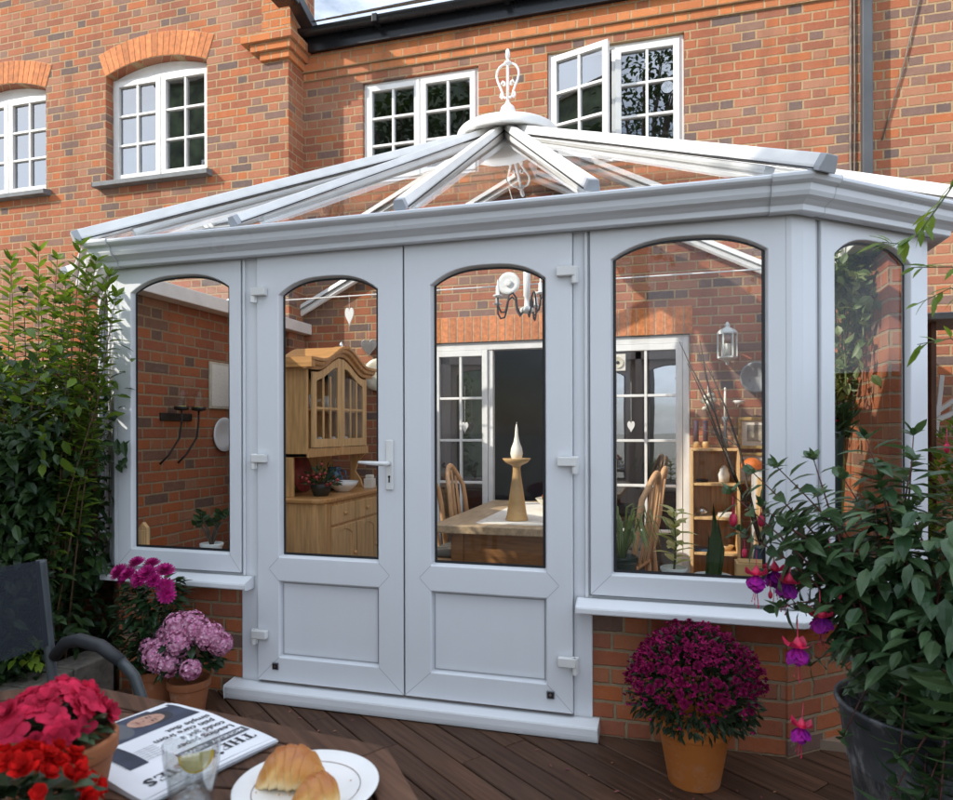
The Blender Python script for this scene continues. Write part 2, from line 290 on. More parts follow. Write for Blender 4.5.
# ------------------------------------------------------------------ mesh helper
class MB:
    def __init__(s): s.v = []; s.f = []
    def add(s, vs, fs):
        o = len(s.v); s.v += [tuple(p) for p in vs]; s.f += [tuple(i + o for i in q) for q in fs]
    def box(s, x0, x1, y0, y1, z0, z1):
        s.add([(x0, y0, z0), (x1, y0, z0), (x1, y1, z0), (x0, y1, z0), (x0, y0, z1), (x1, y0, z1), (x1, y1, z1), (x0, y1, z1)],
              [(0, 3, 2, 1), (4, 5, 6, 7), (0, 1, 5, 4), (1, 2, 6, 5), (2, 3, 7, 6), (3, 0, 4, 7)])
    def bar(s, p, q, w, h, up=(0, 0, 1), o=0.0):
        """rectangular bar from p to q, width w, height h along up, lifted by o"""
        p = Vector(p); q = Vector(q); d = (q - p).normalized(); sd = d.cross(Vector(up)).normalized(); u = sd.cross(d).normalized()
        vs = []
        for c in (p, q):
            for a, b in ((-1, 0), (1, 0), (1, 1), (-1, 1)): vs.append(c + sd * (a * w / 2) + u * (b * h + o))
        s.add(vs, [(0, 3, 2, 1), (4, 5, 6, 7), (0, 1, 5, 4), (1, 2, 6, 5), (2, 3, 7, 6), (3, 0, 4, 7)])
    def prism(s, pts, d):
        """polygon pts (3d) extruded by d"""
        n = len(pts); d = Vector(d); vs = [Vector(p) for p in pts]; vs += [p + d for p in vs]
        s.add(vs, [tuple(reversed(range(n))), tuple(range(n, 2 * n))] + [(i, (i + 1) % n, n + (i + 1) % n, n + i) for i in range(n)])
    def tube(s, pts, r, n=8, cap=True):
        pts = [Vector(p) for p in pts]; rs = r if isinstance(r, (list, tuple)) else [r] * len(pts)
        pr = None; rings = []
        for i, p in enumerate(pts):
            d = (pts[min(i + 1, len(pts) - 1)] - pts[max(i - 1, 0)]).normalized()
            if pr is None:
                a = Vector((0, 0, 1)) if abs(d.z) < .9 else Vector((1, 0, 0)); a = d.cross(a).normalized()
            else: a = (pr - d * pr.dot(d)).normalized()
            pr = a; b = d.cross(a)
            rings.append([p + (a * cos(2 * pi * k / n) + b * sin(2 * pi * k / n)) * rs[i] for k in range(n)])
        vs = [v for rg in rings for v in rg]; fs = []
        for i in range(len(pts) - 1):
            for k in range(n): fs.append((i * n + k, i * n + (k + 1) % n, (i + 1) * n + (k + 1) % n, (i + 1) * n + k))
        if cap: fs.append(tuple(reversed(range(n)))); fs.append(tuple((len(pts) - 1) * n + k for k in range(n)))
        s.add(vs, fs)
    def lathe(s, c, prof, n=28, sx=1, sy=1):
        vs = []; fs = []
        for (r, z) in prof:
            for k in range(n): vs.append((c[0] + sx * r * cos(2 * pi * k / n), c[1] + sy * r * sin(2 * pi * k / n), c[2] + z))
        m = len(prof)
        for i in range(m - 1):
            for k in range(n): fs.append((i * n + k, i * n + (k + 1) % n, (i + 1) * n + (k + 1) % n, (i + 1) * n + k))
        if prof[0][0] > 1e-6: fs.append(tuple(reversed(range(n))))
        if prof[-1][0] > 1e-6: fs.append(tuple((m - 1) * n + k for k in range(n)))
        s.add(vs, fs)
    def blob(s, c, rx, ry, rz, n=14, m=9, jit=0, rnd=None):
        vs = []; fs = []
        for i in range(m + 1):
            t = pi * i / m
            for k in range(n):
                j = 1 + (rnd.uniform(-jit, jit) if rnd and 0 < i < m else 0)
                vs.append((c[0] + rx * sin(t) * cos(2 * pi * k / n) * j, c[1] + ry * sin(t) * sin(2 * pi * k / n) * j, c[2] + rz * cos(t) * j))
        for i in range(m):
            for k in range(n): fs.append((i * n + k, (i + 1) * n + k, (i + 1) * n + (k + 1) % n, i * n + (k + 1) % n))
        s.add(vs, fs)
    def leaf(s, p, d, nrm, ln, w, droop=.15, fold=.12):
        p = Vector(p); d = Vector(d).normalized(); nrm = Vector(nrm); sd = d.cross(nrm)
        if sd.length < 1e-4: sd = d.cross(Vector((.3, .5, .8)))
        sd.normalize(); nr = sd.cross(d).normalized()
        def pt(t, b): return p + d * (t * ln) + sd * (b * w) + nr * (abs(b) * fold * 2 * w - droop * ln * t * t)
        vs = [pt(0, 0), pt(.3, -.42), pt(.3, 0), pt(.3, .42), pt(.62, -.40), pt(.62, 0), pt(.62, .40), pt(.85, -.18), pt(.85, .18), pt(1, 0)]
        s.add(vs, [(0, 2, 1), (0, 3, 2), (1, 2, 5, 4), (2, 3, 6, 5), (4, 5, 7), (5, 6, 8), (5, 8, 9, 7)])
    def petal(s, p, d, nrm, ln, w, curl=.2):
        p = Vector(p); d = Vector(d).normalized(); sd = d.cross(Vector(nrm))
        if sd.length < 1e-4: sd = d.cross(Vector((.3, .5, .8)))
        sd.normalize(); nr = sd.cross(d).normalized()
        def pt(t, b): return p + d * (t * ln) + sd * (b * w) + nr * (curl * ln * t * t)
        s.add([pt(0, -.12), pt(0, .12), pt(.55, -.5), pt(.55, .5), pt(.9, -.3), pt(.9, .3), pt(1, 0)], [(0, 1, 3, 2), (2, 3, 5, 4), (4, 5, 6)])
    def o(s, name, mat, parent=None, smooth=False, bevel=0, local=False, weld=False, seg=2, kind=None, subd=0):
        off = Vector((0, 0, 0)) if (local or parent is None) else WL.get(parent.name, Vector((0, 0, 0)))
        me = bpy.data.meshes.new(name); me.from_pydata([tuple(Vector(p) - off) for p in s.v], [], s.f)
        if weld:
            bm = bmesh.new(); bm.from_mesh(me); bmesh.ops.remove_doubles(bm, verts=bm.verts, dist=1e-5); bmesh.ops.recalc_face_normals(bm, faces=bm.faces); bm.to_mesh(me); bm.free()
        me.update(); ob = bpy.data.objects.new(name, me); C.objects.link(ob)
        me.materials.append(M[mat] if isinstance(mat, str) else mat)
        if parent: ob.parent = parent
        WL[ob.name] = off.copy()
        if smooth:
            for p in me.polygons: p.use_smooth = True
        if bevel:
            b = ob.modifiers.new('bevel', 'BEVEL'); b.width = bevel; b.segments = seg; b.limit_method = 'ANGLE'; b.angle_limit = radians(40); b.harden_normals = False
            if not smooth:
                for p in me.polygons: p.use_smooth = False
        if subd:
            b = ob.modifiers.new('subd', 'SUBSURF'); b.levels = subd; b.render_levels = subd
        if kind: ob['kind'] = kind
        return ob
def thing(name, label, cat, loc=(0, 0, 0), group=None, rz=0):
    e = bpy.data.objects.new(name, None); C.objects.link(e); e.location = loc; e.rotation_euler = (0, 0, rz); e.empty_display_size = .1
    WL[e.name] = Vector(loc); e['label'] = label; e['category'] = cat
    if group: e['group'] = group
    return e
def tag(o, label, cat, group=None):
    o['label'] = label; o['category'] = cat
    if group: o['group'] = group
    return o
def dup(o, loc=None, rz=None, parent=None, label=None, group=None):
    c = o.copy(); C.objects.link(c); WL[c.name] = WL.get(o.name, Vector((0, 0, 0))).copy()
    if loc is not None: c.location = loc; WL[c.name] = Vector(loc)
    if rz is not None: c.rotation_euler = (0, 0, rz)
    if parent: c.parent = parent
    if label: c['label'] = label
    if group: c['group'] = group
    for ch in [k for k in o.children]:
        k = dup(ch, parent=c)
    return c
def rv(a=1.0): return Vector((R.uniform(-a, a), R.uniform(-a, a), R.uniform(-a, a)))

# ------------------------------------------------------------------ camera, world, sun
HC = 1.33
cam = bpy.data.cameras.new('camera'); co = bpy.data.objects.new('camera', cam); C.objects.link(co)
co.location = (0, 0, HC); co.rotation_euler = (radians(90), radians(.15), radians(15.8))
cam.sensor_width = 36; cam.lens = 680 / 953 * 36; cam.shift_y = 30 / 953; cam.clip_start = .05; cam.clip_end = 500
cam.dof.use_dof = True; cam.dof.focus_distance = 3.6; cam.dof.aperture_fstop = 5.6
S.camera = co
EL, AZ = radians(33), radians(56)           # sun to the left and behind the viewer
tosun = Vector((-sin(AZ) * cos(EL), -cos(AZ) * cos(EL), sin(EL)))
w = bpy.data.worlds.new('World'); S.world = w; w.use_nodes = True; nt = w.node_tree
sky = nt.nodes.new('ShaderNodeTexSky'); sky.sky_type = 'NISHITA'; sky.sun_disc = False; sky.sun_elevation = EL; sky.sun_rotation = math.atan2(tosun.x, tosun.y)
sky.air_density = 1.0; sky.dust_density = 1.2; sky.ozone_density = 1.2
bg = nt.nodes['Background']; bg.inputs[1].default_value = .15
tcw = nt.nodes.new('ShaderNodeTexCoord'); mpw = nt.nodes.new('ShaderNodeMapping'); mpw.inputs['Scale'].default_value = (1, 1, 2.6); nt.links.new(tcw.outputs['Generated'], mpw.inputs[0])
cl = ramp(nt, noise(nt, mpw.outputs[0], 2.4, 7, .58), [(.34, (0, 0, 0)), (.60, (1, 1, 1))])
nt.links.new(mixc(nt, math_(nt, 'MULTIPLY', cl, .95), sky.outputs[0], (14.4, 15.9, 18.2)), bg.inputs[0])
sl = bpy.data.lights.new('sun', 'SUN'); sl.energy = 4.9; sl.angle = radians(.6); sl.color = (1, .93, .82)
so = bpy.data.objects.new('sun', sl); C.objects.link(so); so.rotation_euler = tosun.to_track_quat('Z', 'Y').to_euler()
S.view_settings.view_transform = 'Standard'; S.view_settings.look = 'None'; S.view_settings.exposure = 0
S.render.engine = 'CYCLES'; S.cycles.transparent_max_bounces = 24; S.cycles.max_bounces = 10; S.cycles.caustics_reflective = False; S.cycles.caustics_refractive = False

# ------------------------------------------------------------------ ground, deck, bed
m = MB(); m.add([(-200, -200, -.12), (200, -200, -.12), (200, 200, -.12), (-200, 200, -.12)], [(0, 1, 2, 3)]); m.o('ground', 'paving', kind='structure')
m = MB()
dd = Vector((cos(radians(-38)), sin(radians(-38)), 0)); pd = Vector((-dd.y, dd.x, 0))
PW, GAP = .107, .007
for k in range(-60, 60):
    c = pd * (k * (PW + GAP) + .012)
    # clip to deck rectangle
    ts = []
    for (ax, lo, hi) in ((0, -2.72, 3.2), (1, -1.2, 3.75)):
        a = (lo - c[ax]) / dd[ax]; b = (hi - c[ax]) / dd[ax]; ts.append((min(a, b), max(a, b)))
    t0 = max(q[0] for q in ts); t1 = min(q[1] for q in ts)
    if t1 - t0 < .15: continue
    cuts = [t0]; t = t0 + R.uniform(.9, 2.6)
    while t < t1 - .4: cuts.append(t); t += R.uniform(2.2, 3.4)
    cuts.append(t1)
    for a, b in zip(cuts, cuts[1:]):
        p = c + dd * (a + .002); q = c + dd * (b - .002); dz = R.uniform(-.0015, .0015)
        m.bar(p + Vector((0, 0, -.028 + dz)), q + Vector((0, 0, -.028 + dz)), PW, .028)
m.o('deck', 'deck', bevel=.003, seg=1, kind='structure')
m = MB(); m.box(-2.7, 3.2, -1.2, 3.7, -.1, -.05); m.o('deck_base', 'soil', kind='structure')
m = MB(); m.box(-3.9, -2.93, .6, 3.9, -.1, .12); m.o('garden_bed', 'soil', kind='structure')
bed = MB()
for i in range(8):
    y0 = .9 + i * .245; xs = -2.74 - .0 * i
    bed.box(xs - .19 + R.uniform(-.006, .006), xs + R.uniform(-.006, .006), y0, y0 + .238, -.05, .185 + R.uniform(-.004, .004))
tag(bed.o('bed_kerb', 'stone', bevel=.008), 'low weathered stone kerb edging the raised bed under the shrubs', 'kerb')

# ------------------------------------------------------------------ architecture helpers
def archpts(a, b, zs, rise, n=18, pw=2.8):
    c = (a + b) / 2; h = (b - a) / 2
    return [(c + h * t, zs + rise * (1 - abs(t) ** pw)) for t in [1 - 2 * i / n for i in range(n + 1)]]    # right -> left
def hole_panel(mb, T, o, h, rise, n0, n1, bead=0.0, skip='', pw=2.8):
    """rectangular panel o=(s0,s1,z0,z1) with an arched hole h=(a,b,z0,zspring); front at n0, hole floor at n1 shrunk by bead"""
    s0, s1, z0, z1 = o; a, b, c, d = h
    ar = archpts(a, b, d, rise, pw=pw); n = len(ar)
    def ring(off, nn):
        q = archpts(a + off, b - off, d, max(rise - off * .8, 0) if rise else 0, pw=pw) if rise else [(b - off, d - off), (a + off, d - off)]
        return [T(a + off, nn, c + off), T(b - off, nn, c + off)] + [T(s, nn, z) for s, z in q]
    if not rise: ar = [(b, d), (a, d)]; n = 2
    hf = ring(0, n0); hb = ring(bead, n1); N_ = len(hf)
    O = [T(s0, n0, z0), T(s1, n0, z0), T(s1, n0, ar[0][1])] + [T(s1, n0, z1)] + [T(s, n0, z1) for s, z in ar] + [T(s0, n0, z1), T(s0, n0, ar[-1][1])]
    vs = hf + hb + O; oi = 2 * N_
    fs = []
    for i in range(N_): fs.append((i, (i + 1) % N_, N_ + (i + 1) % N_, N_ + i))
    fs.append((oi, oi + 1, 1, 0)); fs.append((oi + 1, oi + 2, 2, 1)); fs.append((oi, 0, N_ - 1, oi + 5 + n)); fs.append((oi + 2, oi + 3, oi + 4, 2)); fs.append((oi + 5 + n, N_ - 1, oi + 3 + n, oi + 4 + n))
    for i in range(n - 1): fs.append((2 + i, oi + 4 + i, oi + 5 + i, 3 + i))
    # outer sides
    B = [T(s0, n1, z0), T(s1, n1, z0), T(s1, n1, z1), T(s0, n1, z1)]; bi = len(vs); vs += B
    top = [oi + 3] + [oi + 4 + i for i in range(n)] + [oi + 4 + n]
    fs += [(oi + 1, bi + 1, bi + 2, oi + 3, oi + 2), (oi, oi + 5 + n, oi + 4 + n, bi + 3, bi)]
    if 'b' not in skip: fs.append((oi, bi, bi + 1, oi + 1))
    if 't' not in skip: fs.append(tuple(top[::-1]) + (bi + 2, bi + 3))
    mb.add(vs, fs)
    return hb
def ring_strip(mb, T, h, rise, n, o0, o1, pw=2.8):
    a, b, c, d = h
    def ring(off):
        q = archpts(a + off, b - off, d, max(rise - off * .8, 0), pw=pw) if rise else [(b - off, d - off), (a + off, d - off)]
        return [T(a + off, n, c + off), T(b - off, n, c + off)] + [T(s, n, z) for s, z in q]
    A = ring(o0); B = ring(o1); k = len(A); mb.add(A + B, [(i, (i + 1) % k, k + (i + 1) % k, k + i) for i in range(k)])
def pane(mb, T, h, rise, n, off, pw=2.8):
    a, b, c, d = h
    q = archpts(a + off, b - off, d, max(rise - off * .8, 0), pw=pw) if rise else [(b - off, d - off), (a + off, d - off)]
    vs = [T(a + off, n, c + off), T(b - off, n, c + off)] + [T(s, n, z) for s, z in q]
    mb.add(vs, [tuple(range(len(vs)))])
YF = 2.98
def Tf(s, n, z): return Vector((s, YF - n, z))
A40 = radians(40); CR = Vector((.475, YF, 0)); CL = Vector((-2.85, YF, 0)); FL = .86
dR = Vector((cos(A40), sin(A40), 0)); nR = Vector((sin(A40), -cos(A40), 0)); dL = Vector((-cos(A40), sin(A40), 0)); nL = Vector((-sin(A40), -cos(A40), 0))
def Tr(s, n, z): return CR + dR * s + nR * n + Vector((0, 0, z))
def Tl(s, n, z): return CL - dL * (-s) * -1 + nL * n + Vector((0, 0, z)) if False else CL + dL * (-s) + nL * n + Vector((0, 0, z))   # s runs from -FL to 0

# ------------------------------------------------------------------ conservatory
con = thing('conservatory', 'white glazed conservatory with arched panes and hipped glass roof on the house', 'conservatory', (-1.19, YF, 0))
def window(T, sash, gl, zb, zt, name='window', weld=True):
    """a fixed light: sash (s0,s1), glass (a,b)"""
    m = MB(); h = (gl[0], gl[1], .705, 2.06); o = (sash[0], sash[1], zb, zt)
    hole_panel(m, T, o, h, .078, .014, -.022, .012)
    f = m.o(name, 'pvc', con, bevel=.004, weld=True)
    m = MB(); pane(m, T, h, .078, -.014, .004); m.o('pane', 'glass', f)
    m = MB(); ring_strip(m, T, h, .078, -.0115, .0060, .0215); m.o('gasket', 'gasket', f)
    m = MB()
    for (s, z, s2, z2) in ((sash[0], zb, gl[0], .705), (sash[1], zb, gl[1], .705)):
        p = T(s, .0146, z); q = T(s2, .0146, z2); sd = Vector((0, 0, 1)) * .0009
        m.add([p - sd, p + sd, q + sd, q - sd], [(0, 1, 2, 3)])
    # cover bead round the sash
    e = .006
    for (a, b, c, d) in ((sash[0] - e, sash[0], zb - e, zt), (sash[1], sash[1] + e, zb - e, zt)):
        m.add([T(a, .0012, c), T(b, .0012, c), T(b, .0012, d), T(a, .0012, d)], [(0, 1, 2, 3)])
    m.add([T(sash[0], .0012, zb - e), T(sash[1], .0012, zb - e), T(sash[1], .0012, zb), T(sash[0], .0012, zb)], [(0, 1, 2, 3)])
    m.o('weld_seam', 'weld', f)
    return f
window(Tf, (-2.828, -2.070), (-2.74, -2.137), .615, 2.215)
window(Tf, (-.328, .452), (-.240, .387), .615, 2.215)
window(Tr, (.155, .800), (.235, .722), .615, 2.215)
window(Tl, (-.800, -.155), (-.722, -.235), .615, 2.215)
# fixed frame : posts and heads
m = MB()
for (a, b, z) in ((-2.85, -2.822, .6), (-2.076, -1.972, .075), (-.404, -.322, .075), (.446, .475, .6)):
    m.box(a, b, YF, YF + .07, z, 2.3)
m.box(-2.85, .475, YF + .002, YF + .07, 2.20, 2.30)
m.box(-2.85, -2.0, YF + .002, YF + .07, .59, .64); m.box(-.4, .475, YF + .002, YF + .07, .59, .64)
m.box(-2.062, -2.048, YF - .012, YF + .01, .6, 2.21); m.box(-.352, -.338, YF - .012, YF + .01, .6, 2.21)
for T, k in ((Tr, 1), (Tl, -1)):
    for (a, b) in ((.0, .160), (.795, FL)):
        a, b = (a, b) if k > 0 else (-b, -a)
        m.prism([T(a, 0, .6), T(b, 0, .6), T(b, -.07, .6), T(a, -.07, .6)], (0, 0, 1.7))
    a, b = (0.002, FL - .002) if k > 0 else (-FL + .002, -.002)
    m.prism([T(a, -.002, 2.20), T(b, -.002, 2.20), T(b, -.07, 2.20), T(a, -.07, 2.20)], (0, 0, .098))
    m.prism([T(a, -.002, .592), T(b, -.002, .592), T(b, -.07, .592), T(a, -.07, .592)], (0, 0, .05))
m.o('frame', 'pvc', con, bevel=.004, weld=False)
# rounded corner posts
m = MB()
for x, k in ((.475, 1), (-2.85, -1)):
    m = MB(); pts = [(x - k * .030, YF - .012), (x + k * .0, YF - .013), (x + k * .05 * cos(A40) + k * .01, YF + .02), (x + k * (.128 * cos(A40) + .013 * sin(A40)), YF + .128 * sin(A40) - .013 * cos(A40)), (x + k * .10, YF + .10), (x - k * .02, YF + .05)]
    if k < 0: pts = pts[::-1]
    m.prism([(p[0], p[1], .6) for p in pts], (0, 0, 1.68)); m.o('corner_post', 'pvc', con, bevel=.012, seg=3)
# sills
def sweep(mb, path, prof, cl=False):
    n = len(path); P = [Vector(p) for p in path]; rows = []
    for i, p in enumerate(P):
        if i == 0: d = (P[1] - P[0]).normalized(); nn = Vector((d.y, -d.x, 0)); sc = 1
        elif i == n - 1: d = (P[-1] - P[-2]).normalized(); nn = Vector((d.y, -d.x, 0)); sc = 1
        else:
            a = (p - P[i - 1]).normalized(); b = (P[i + 1] - p).normalized(); na = Vector((a.y, -a.x, 0)); nb = Vector((b.y, -b.x, 0)); nn = (na + nb).normalized(); sc = 1 / nn.dot(na)
        rows.append([p + nn * (o * sc) + Vector((0, 0, z)) for o, z in prof])
    k = len(prof); vs = [v for r in rows for v in r]; fs = []
    for i in range(n - 1):
        for j in range(k): fs.append((i * k + j, (i + 1) * k + j, (i + 1) * k + (j + 1) % k, i * k + (j + 1) % k))
    fs.append(tuple(reversed(range(k)))); fs.append(tuple((n - 1) * k + j for j in range(k))); mb.add(vs, fs)
eL = CL + dL * FL; eR = CR + dR * FL
sp = [(-.02, .600), (.012, .600), (.075, .578), (.082, .572), (.082, .548), (.074, .545), (-.02, .545)]
for path in ([tuple(eL), tuple(CL), (-2.0, YF, 0)], [(-.386, YF, 0), tuple(CR), tuple(eR)]):
    m = MB(); sweep(m, path, sp); m.o('sill', 'pvc_dirty', con, bevel=.003, weld=False)
m = MB(); sweep(m, [(-2.125, YF, 0), (-.292, YF, 0)], [(-.07, .003), (.078, .003), (.082, .03), (.082, .062), (.076, .068), (.0, .078), (-.07, .078)]); m.o('threshold', 'pvc_dirty', con, bevel=.003)
# dwarf walls
for (x0, x1) in ((-2.83, -2.02), (-.333, .46)):
    m = MB(); m.box(x0, x1, YF + .012, YF + .11, -.08, .55); m.o('dwarf_wall', 'brickD', con)
m = MB(); m.prism([Tr(-.01, -.012, -.08), Tr(FL, -.012, -.08), Tr(FL, -.11, -.08), Tr(-.01, -.11, -.08)], (0, 0, .63)); m.o('dwarf_wall', 'brickR', con)
m = MB(); m.prism([Tl(-FL, -.012, -.08), Tl(.01, -.012, -.08), Tl(.01, -.11, -.08), Tl(-FL, -.11, -.08)], (0, 0, .63)); m.o('dwarf_wall', 'brickL', con)
# doors
def door(s0, s1, a, b, hinge_s, k):
    m = MB(); h = (a, b, .705, 1.998)
    hole_panel(m, Tf, (s0, s1, .62, 2.205), h, .078, .022, -.020, .012, 'b')
    hole_panel(m, Tf, (s0, s1, .092, .62), (a, b, .212, .588), 0, .022, -.020, .010, 't')
    d = m.o('door', 'pvc', con, bevel=.004, weld=True)
    m = MB(); pane(m, Tf, h, .078, -.012, .004); m.o('pane', 'glass', d)
    m = MB(); ring_strip(m, Tf, h, .078, -.0095, .0060, .0215); m.o('gasket', 'gasket', d)
    m = MB(); m.box(a + .006, b - .006, YF + .002, YF + .02, .218, .582); m.o('door_panel', 'pvc', d)
    m = MB()
    for (s, z, s2, z2) in ((a, .705, a - .055, .648), (b, .705, b + .055, .648), (a, .588, a - .055, .645), (b, .588, b + .055, .645), (a, .212, s0, .095), (b, .212, s1, .095)):
        p = Tf(s, .0226, z); q = Tf(s2, .0226, z2); v = Vector((0, 0, .0009)); m.add([p - v, p + v, q + v, q - v], [(0, 1, 2, 3)])
    ring_strip(m, Tf, (a, b, .212, .588), 0, -.0008, .010, .014)
    m.o('weld_seam', 'weld', d)
    for z in (1.985, 1.16, .29):
        hs = hinge_s; m = MB()
        m.prism([Tf(hs - .012 * k * 0 - .016, .022, z - .02), Tf(hs + .016, .022, z - .02), Tf(hs + .016, .022, z + .055), Tf(hs - .016, .022, z + .055)], (0, -.008, 0))
        lo, hi = (hs - .005, hs + .075) if k > 0 else (hs - .075, hs + .005)
        m.box(lo, hi, YF - .052, YF - .023, z + .012, z + .052)
        m.tube([Tf(hs, .036, z - .022), Tf(hs, .036, z + .052)], .0125, 12)
        m.o('hinge', 'white', d, bevel=.011, seg=4)
    bx = s0 + .085 if k > 0 else s1 - .115
    m = MB(); m.box(bx, bx + .034, YF - .0275, YF - .022, .150, .184); bd = m.o('badge', 'gasketsilver', d, bevel=.002)
    m = MB(); m.box(bx + .005, bx + .029, YF - .0300, YF - .0278, .155, .179); m.o('badge_face', 'gasket', bd)
    m = MB(); m.box(bx + .010, bx + .024, YF - .0312, YF - .0302, .165, .172); m.box(bx + .014, bx + .020, YF - .0318, YF - .0313, .161, .176); m.o('badge_mark', 'silver', bd)
    return d
d1 = door(-1.972, -1.1935, -1.851, -1.319, -1.985, 1)
d2 = door(-1.1865, -.404, -1.058, -.519, -.392, -1)
m = MB(); m.box(-1.1985, -1.1815, YF - .004, YF + .03, .092, 2.2); m.o('door_seam', 'gasket', d1)
m = MB(); m.prism([Tf(-1.278, .022, 1.05), Tf(-1.240, .022, 1.05), Tf(-1.240, .022, 1.285), Tf(-1.278, .022, 1.285)], (0, -.010, 0))
hd = m.o('handle', 'white', d1, bevel=.008, seg=3)
m = MB(); m.tube([Tf(-1.259, .03, 1.175), Tf(-1.259, .068, 1.175), Tf(-1.262, .075, 1.175), Tf(-1.275, .078, 1.175), Tf(-1.33, .078, 1.177), Tf(-1.395, .074, 1.180)], [.012, .012, .012, .011, .010, .007], 10); m.o('lever', 'white', hd, smooth=True)
m = MB(); m.box(-1.2625, -1.2555, YF - .0335, YF - .0322, 1.085, 1.11); m.tube([Tf(-1.259, .0322, 1.112), Tf(-1.259, .0336, 1.112)], .006, 12); m.o('keyhole', 'gasket', hd)
# gutter and fascia
path = [(eL.x, 5.45, 0), tuple(eL), tuple(CL), tuple(CR), tuple(eR), (eR.x, 5.78, 0)]
gp = [(.022, 2.192), (.070, 2.186), (.078, 2.190), (.080, 2.212), (.098, 2.226), (.118, 2.236), (.126, 2.252), (.130, 2.276), (.150, 2.286), (.158, 2.294), (.158, 2.306), (.150, 2.312), (.140, 2.306), (.134, 2.296), (.110, 2.262), (.022, 2.262)]
m = MB(); sweep(m, path, gp); gt = m.o('gutter', 'pvc_gutter', con, bevel=.002)
m = MB()
gj = [(o + (.004 if o > .03 else 0), z + (.003 if z > 2.29 else -.003)) for o, z in gp]
for c, a, b in ((Vector(CR), Vector(CL), eR), (Vector(CL), eL, Vector(CR))):
    p = c + (a - c).normalized() * .09; q = c + (b - c).normalized() * .09
    m = MB(); sweep(m, [tuple(p), tuple(c), tuple(q)], gj); m.o('gutter_union', 'pvc_gutter', con, bevel=.002)
m = MB(); sweep(m, path, [(-.072, 2.29), (.02, 2.29), (.06, 2.345), (-.02, 2.35), (-.072, 2.35)]); m.o('eaves_beam', 'pvc', con, bevel=.002)
m = MB(); sweep(m, path, [(.0, 2.188), (.02, 2.188), (.02, 2.29), (.0, 2.29)]); m.o('fascia', 'pvc_gutter', con)
# roof
HUB = Vector((-1.165, 4.90, 3.53)); RE = Vector((-1.165, 5.775, 3.53))
def off(p, q): return Vector((p.x, p.y, 2.352))
ev = []
P_ = [Vector(p) for p in path]
for i, p in enumerate(P_):
    if i in (0, 5): nn = Vector((-1 if i == 0 else 1, 0, 0)); sc = 1
    else:
        a = (p - P_[i - 1]).normalized(); b = (P_[i + 1] - p).normalized(); na = Vector((a.y, -a.x, 0)); nb = Vector((b.y, -b.x, 0)); nn = (na + nb).normalized(); sc = 1 / nn.dot(na)
    ev.append(p + nn * .07 * sc + Vector((0, 0, 2.345)))
ev[0].y = 5.775; ev[5].y = 5.775
for poly in ((ev[2], ev[3], HUB), (ev[1], ev[2], HUB), (ev[3], ev[4], HUB), (ev[0], ev[1], HUB, RE), (ev[4], ev[5], RE, HUB)):
    m = MB(); m.add(poly, [tuple(range(len(poly)))]); m.o('roof_pane', 'roofglass', con)
def roofbar(p, q, w=.058, h=.044, cap=True, nm='roof_bar', wi=.042, trim=0.0):
    p = Vector(p); q = Vector(q); d = (q - p).normalized()
    m = MB(); sd = d.cross(Vector((0, 0, 1))).normalized(); u = sd.cross(d)
    prof = [(-w / 2, 0), (w / 2, 0), (w / 2, h * .25), (w * .34, h), (-w * .34, h), (-w / 2, h * .25)]
    m.prism([p + sd * a + u * (b + .004) for a, b in prof], q - p)
    o = m.o(nm, 'wwood', con, bevel=.002)
    pi_ = p + d * trim
    m = MB(); m.prism([pi_ + sd * a + u * b for a, b in ((-wi / 2, -.004), (-wi / 2, -.032), (-wi / 4, -.048), (wi / 4, -.048), (wi / 2, -.032), (wi / 2, -.004))][::-1], q - pi_); m.o('inner_bar', 'wwood', o)
    m = MB()
    for s in (-1, 1): m.bar(p + sd * s * (w / 2 + .004), q + sd * s * (w / 2 + .003), .005, .006, u, .002)
    m.o('seal', 'gasket', o)
    if cap:
        m = MB(); pp = [(a * 1.12, b * 1.1 - .004) for a, b in prof]; m.prism([p - d * .028 + sd * a + u * (b + .002) for a, b in pp], d * .034); m.o('end_cap', 'slate_cap', o, bevel=.003)
    return o
M['slate_cap'] = plain('grey_end_cap', (.40, .42, .45), .4, .04)
M['glazbar'] = M['wwood']
hb = HUB
for x in (-2.05, -1.18, -.318): roofbar((x, ev[2].y + .01, 2.352), hb + Vector(((x + 1.19) * .05, -.10, -.03)), trim=.14)
for i in (1, 2, 3, 4):
    p = ev[i]; d = (hb - p).normalized(); roofbar(p - d * .10 + Vector((0, 0, .006)), hb - d * .12 + Vector((0, 0, .0)), .078, .058, nm='hip_bar', wi=.055, trim=.26)
for sx in (-1, 1):
    E = ev[0].x if sx < 0 else ev[5].x
    for y in (4.90, 5.745):
        if y == 4.35:
            t = 1 - (HUB.y - 4.35) / (HUB.y - ev[1].y); q = Vector((ev[1 if sx < 0 else 4].x + t * (HUB.x - ev[1 if sx < 0 else 4].x), y, 2.345 + t * (HUB.z - 2.345)))
        else: q = Vector((HUB.x, y, HUB.z))
        roofbar((E, y, 2.349), q - Vector((sx * -.02, 0, 0)))
m = MB(); m.bar(HUB + Vector((0, .05, -.06)), RE + Vector((0, 0, -.06)), .16, .16); m.o('ridge', 'wwood', con, bevel=.01)
HX = -1.135
hubm = MB(); hubm.lathe((HX, 4.88, 3.435), [(.0, .10), (.06, .098), (.345, .004), (.366, .0), (.372, .004), (.374, .012), (.373, .060), (.366, .070), (.350, .077), (.20, .105), (.09, .120), (.0, .125)], 56); hubo = hubm.o('hub_cap', 'wwood', con, bevel=.004)
for p_ in hubo.data.polygons: p_.use_smooth = True
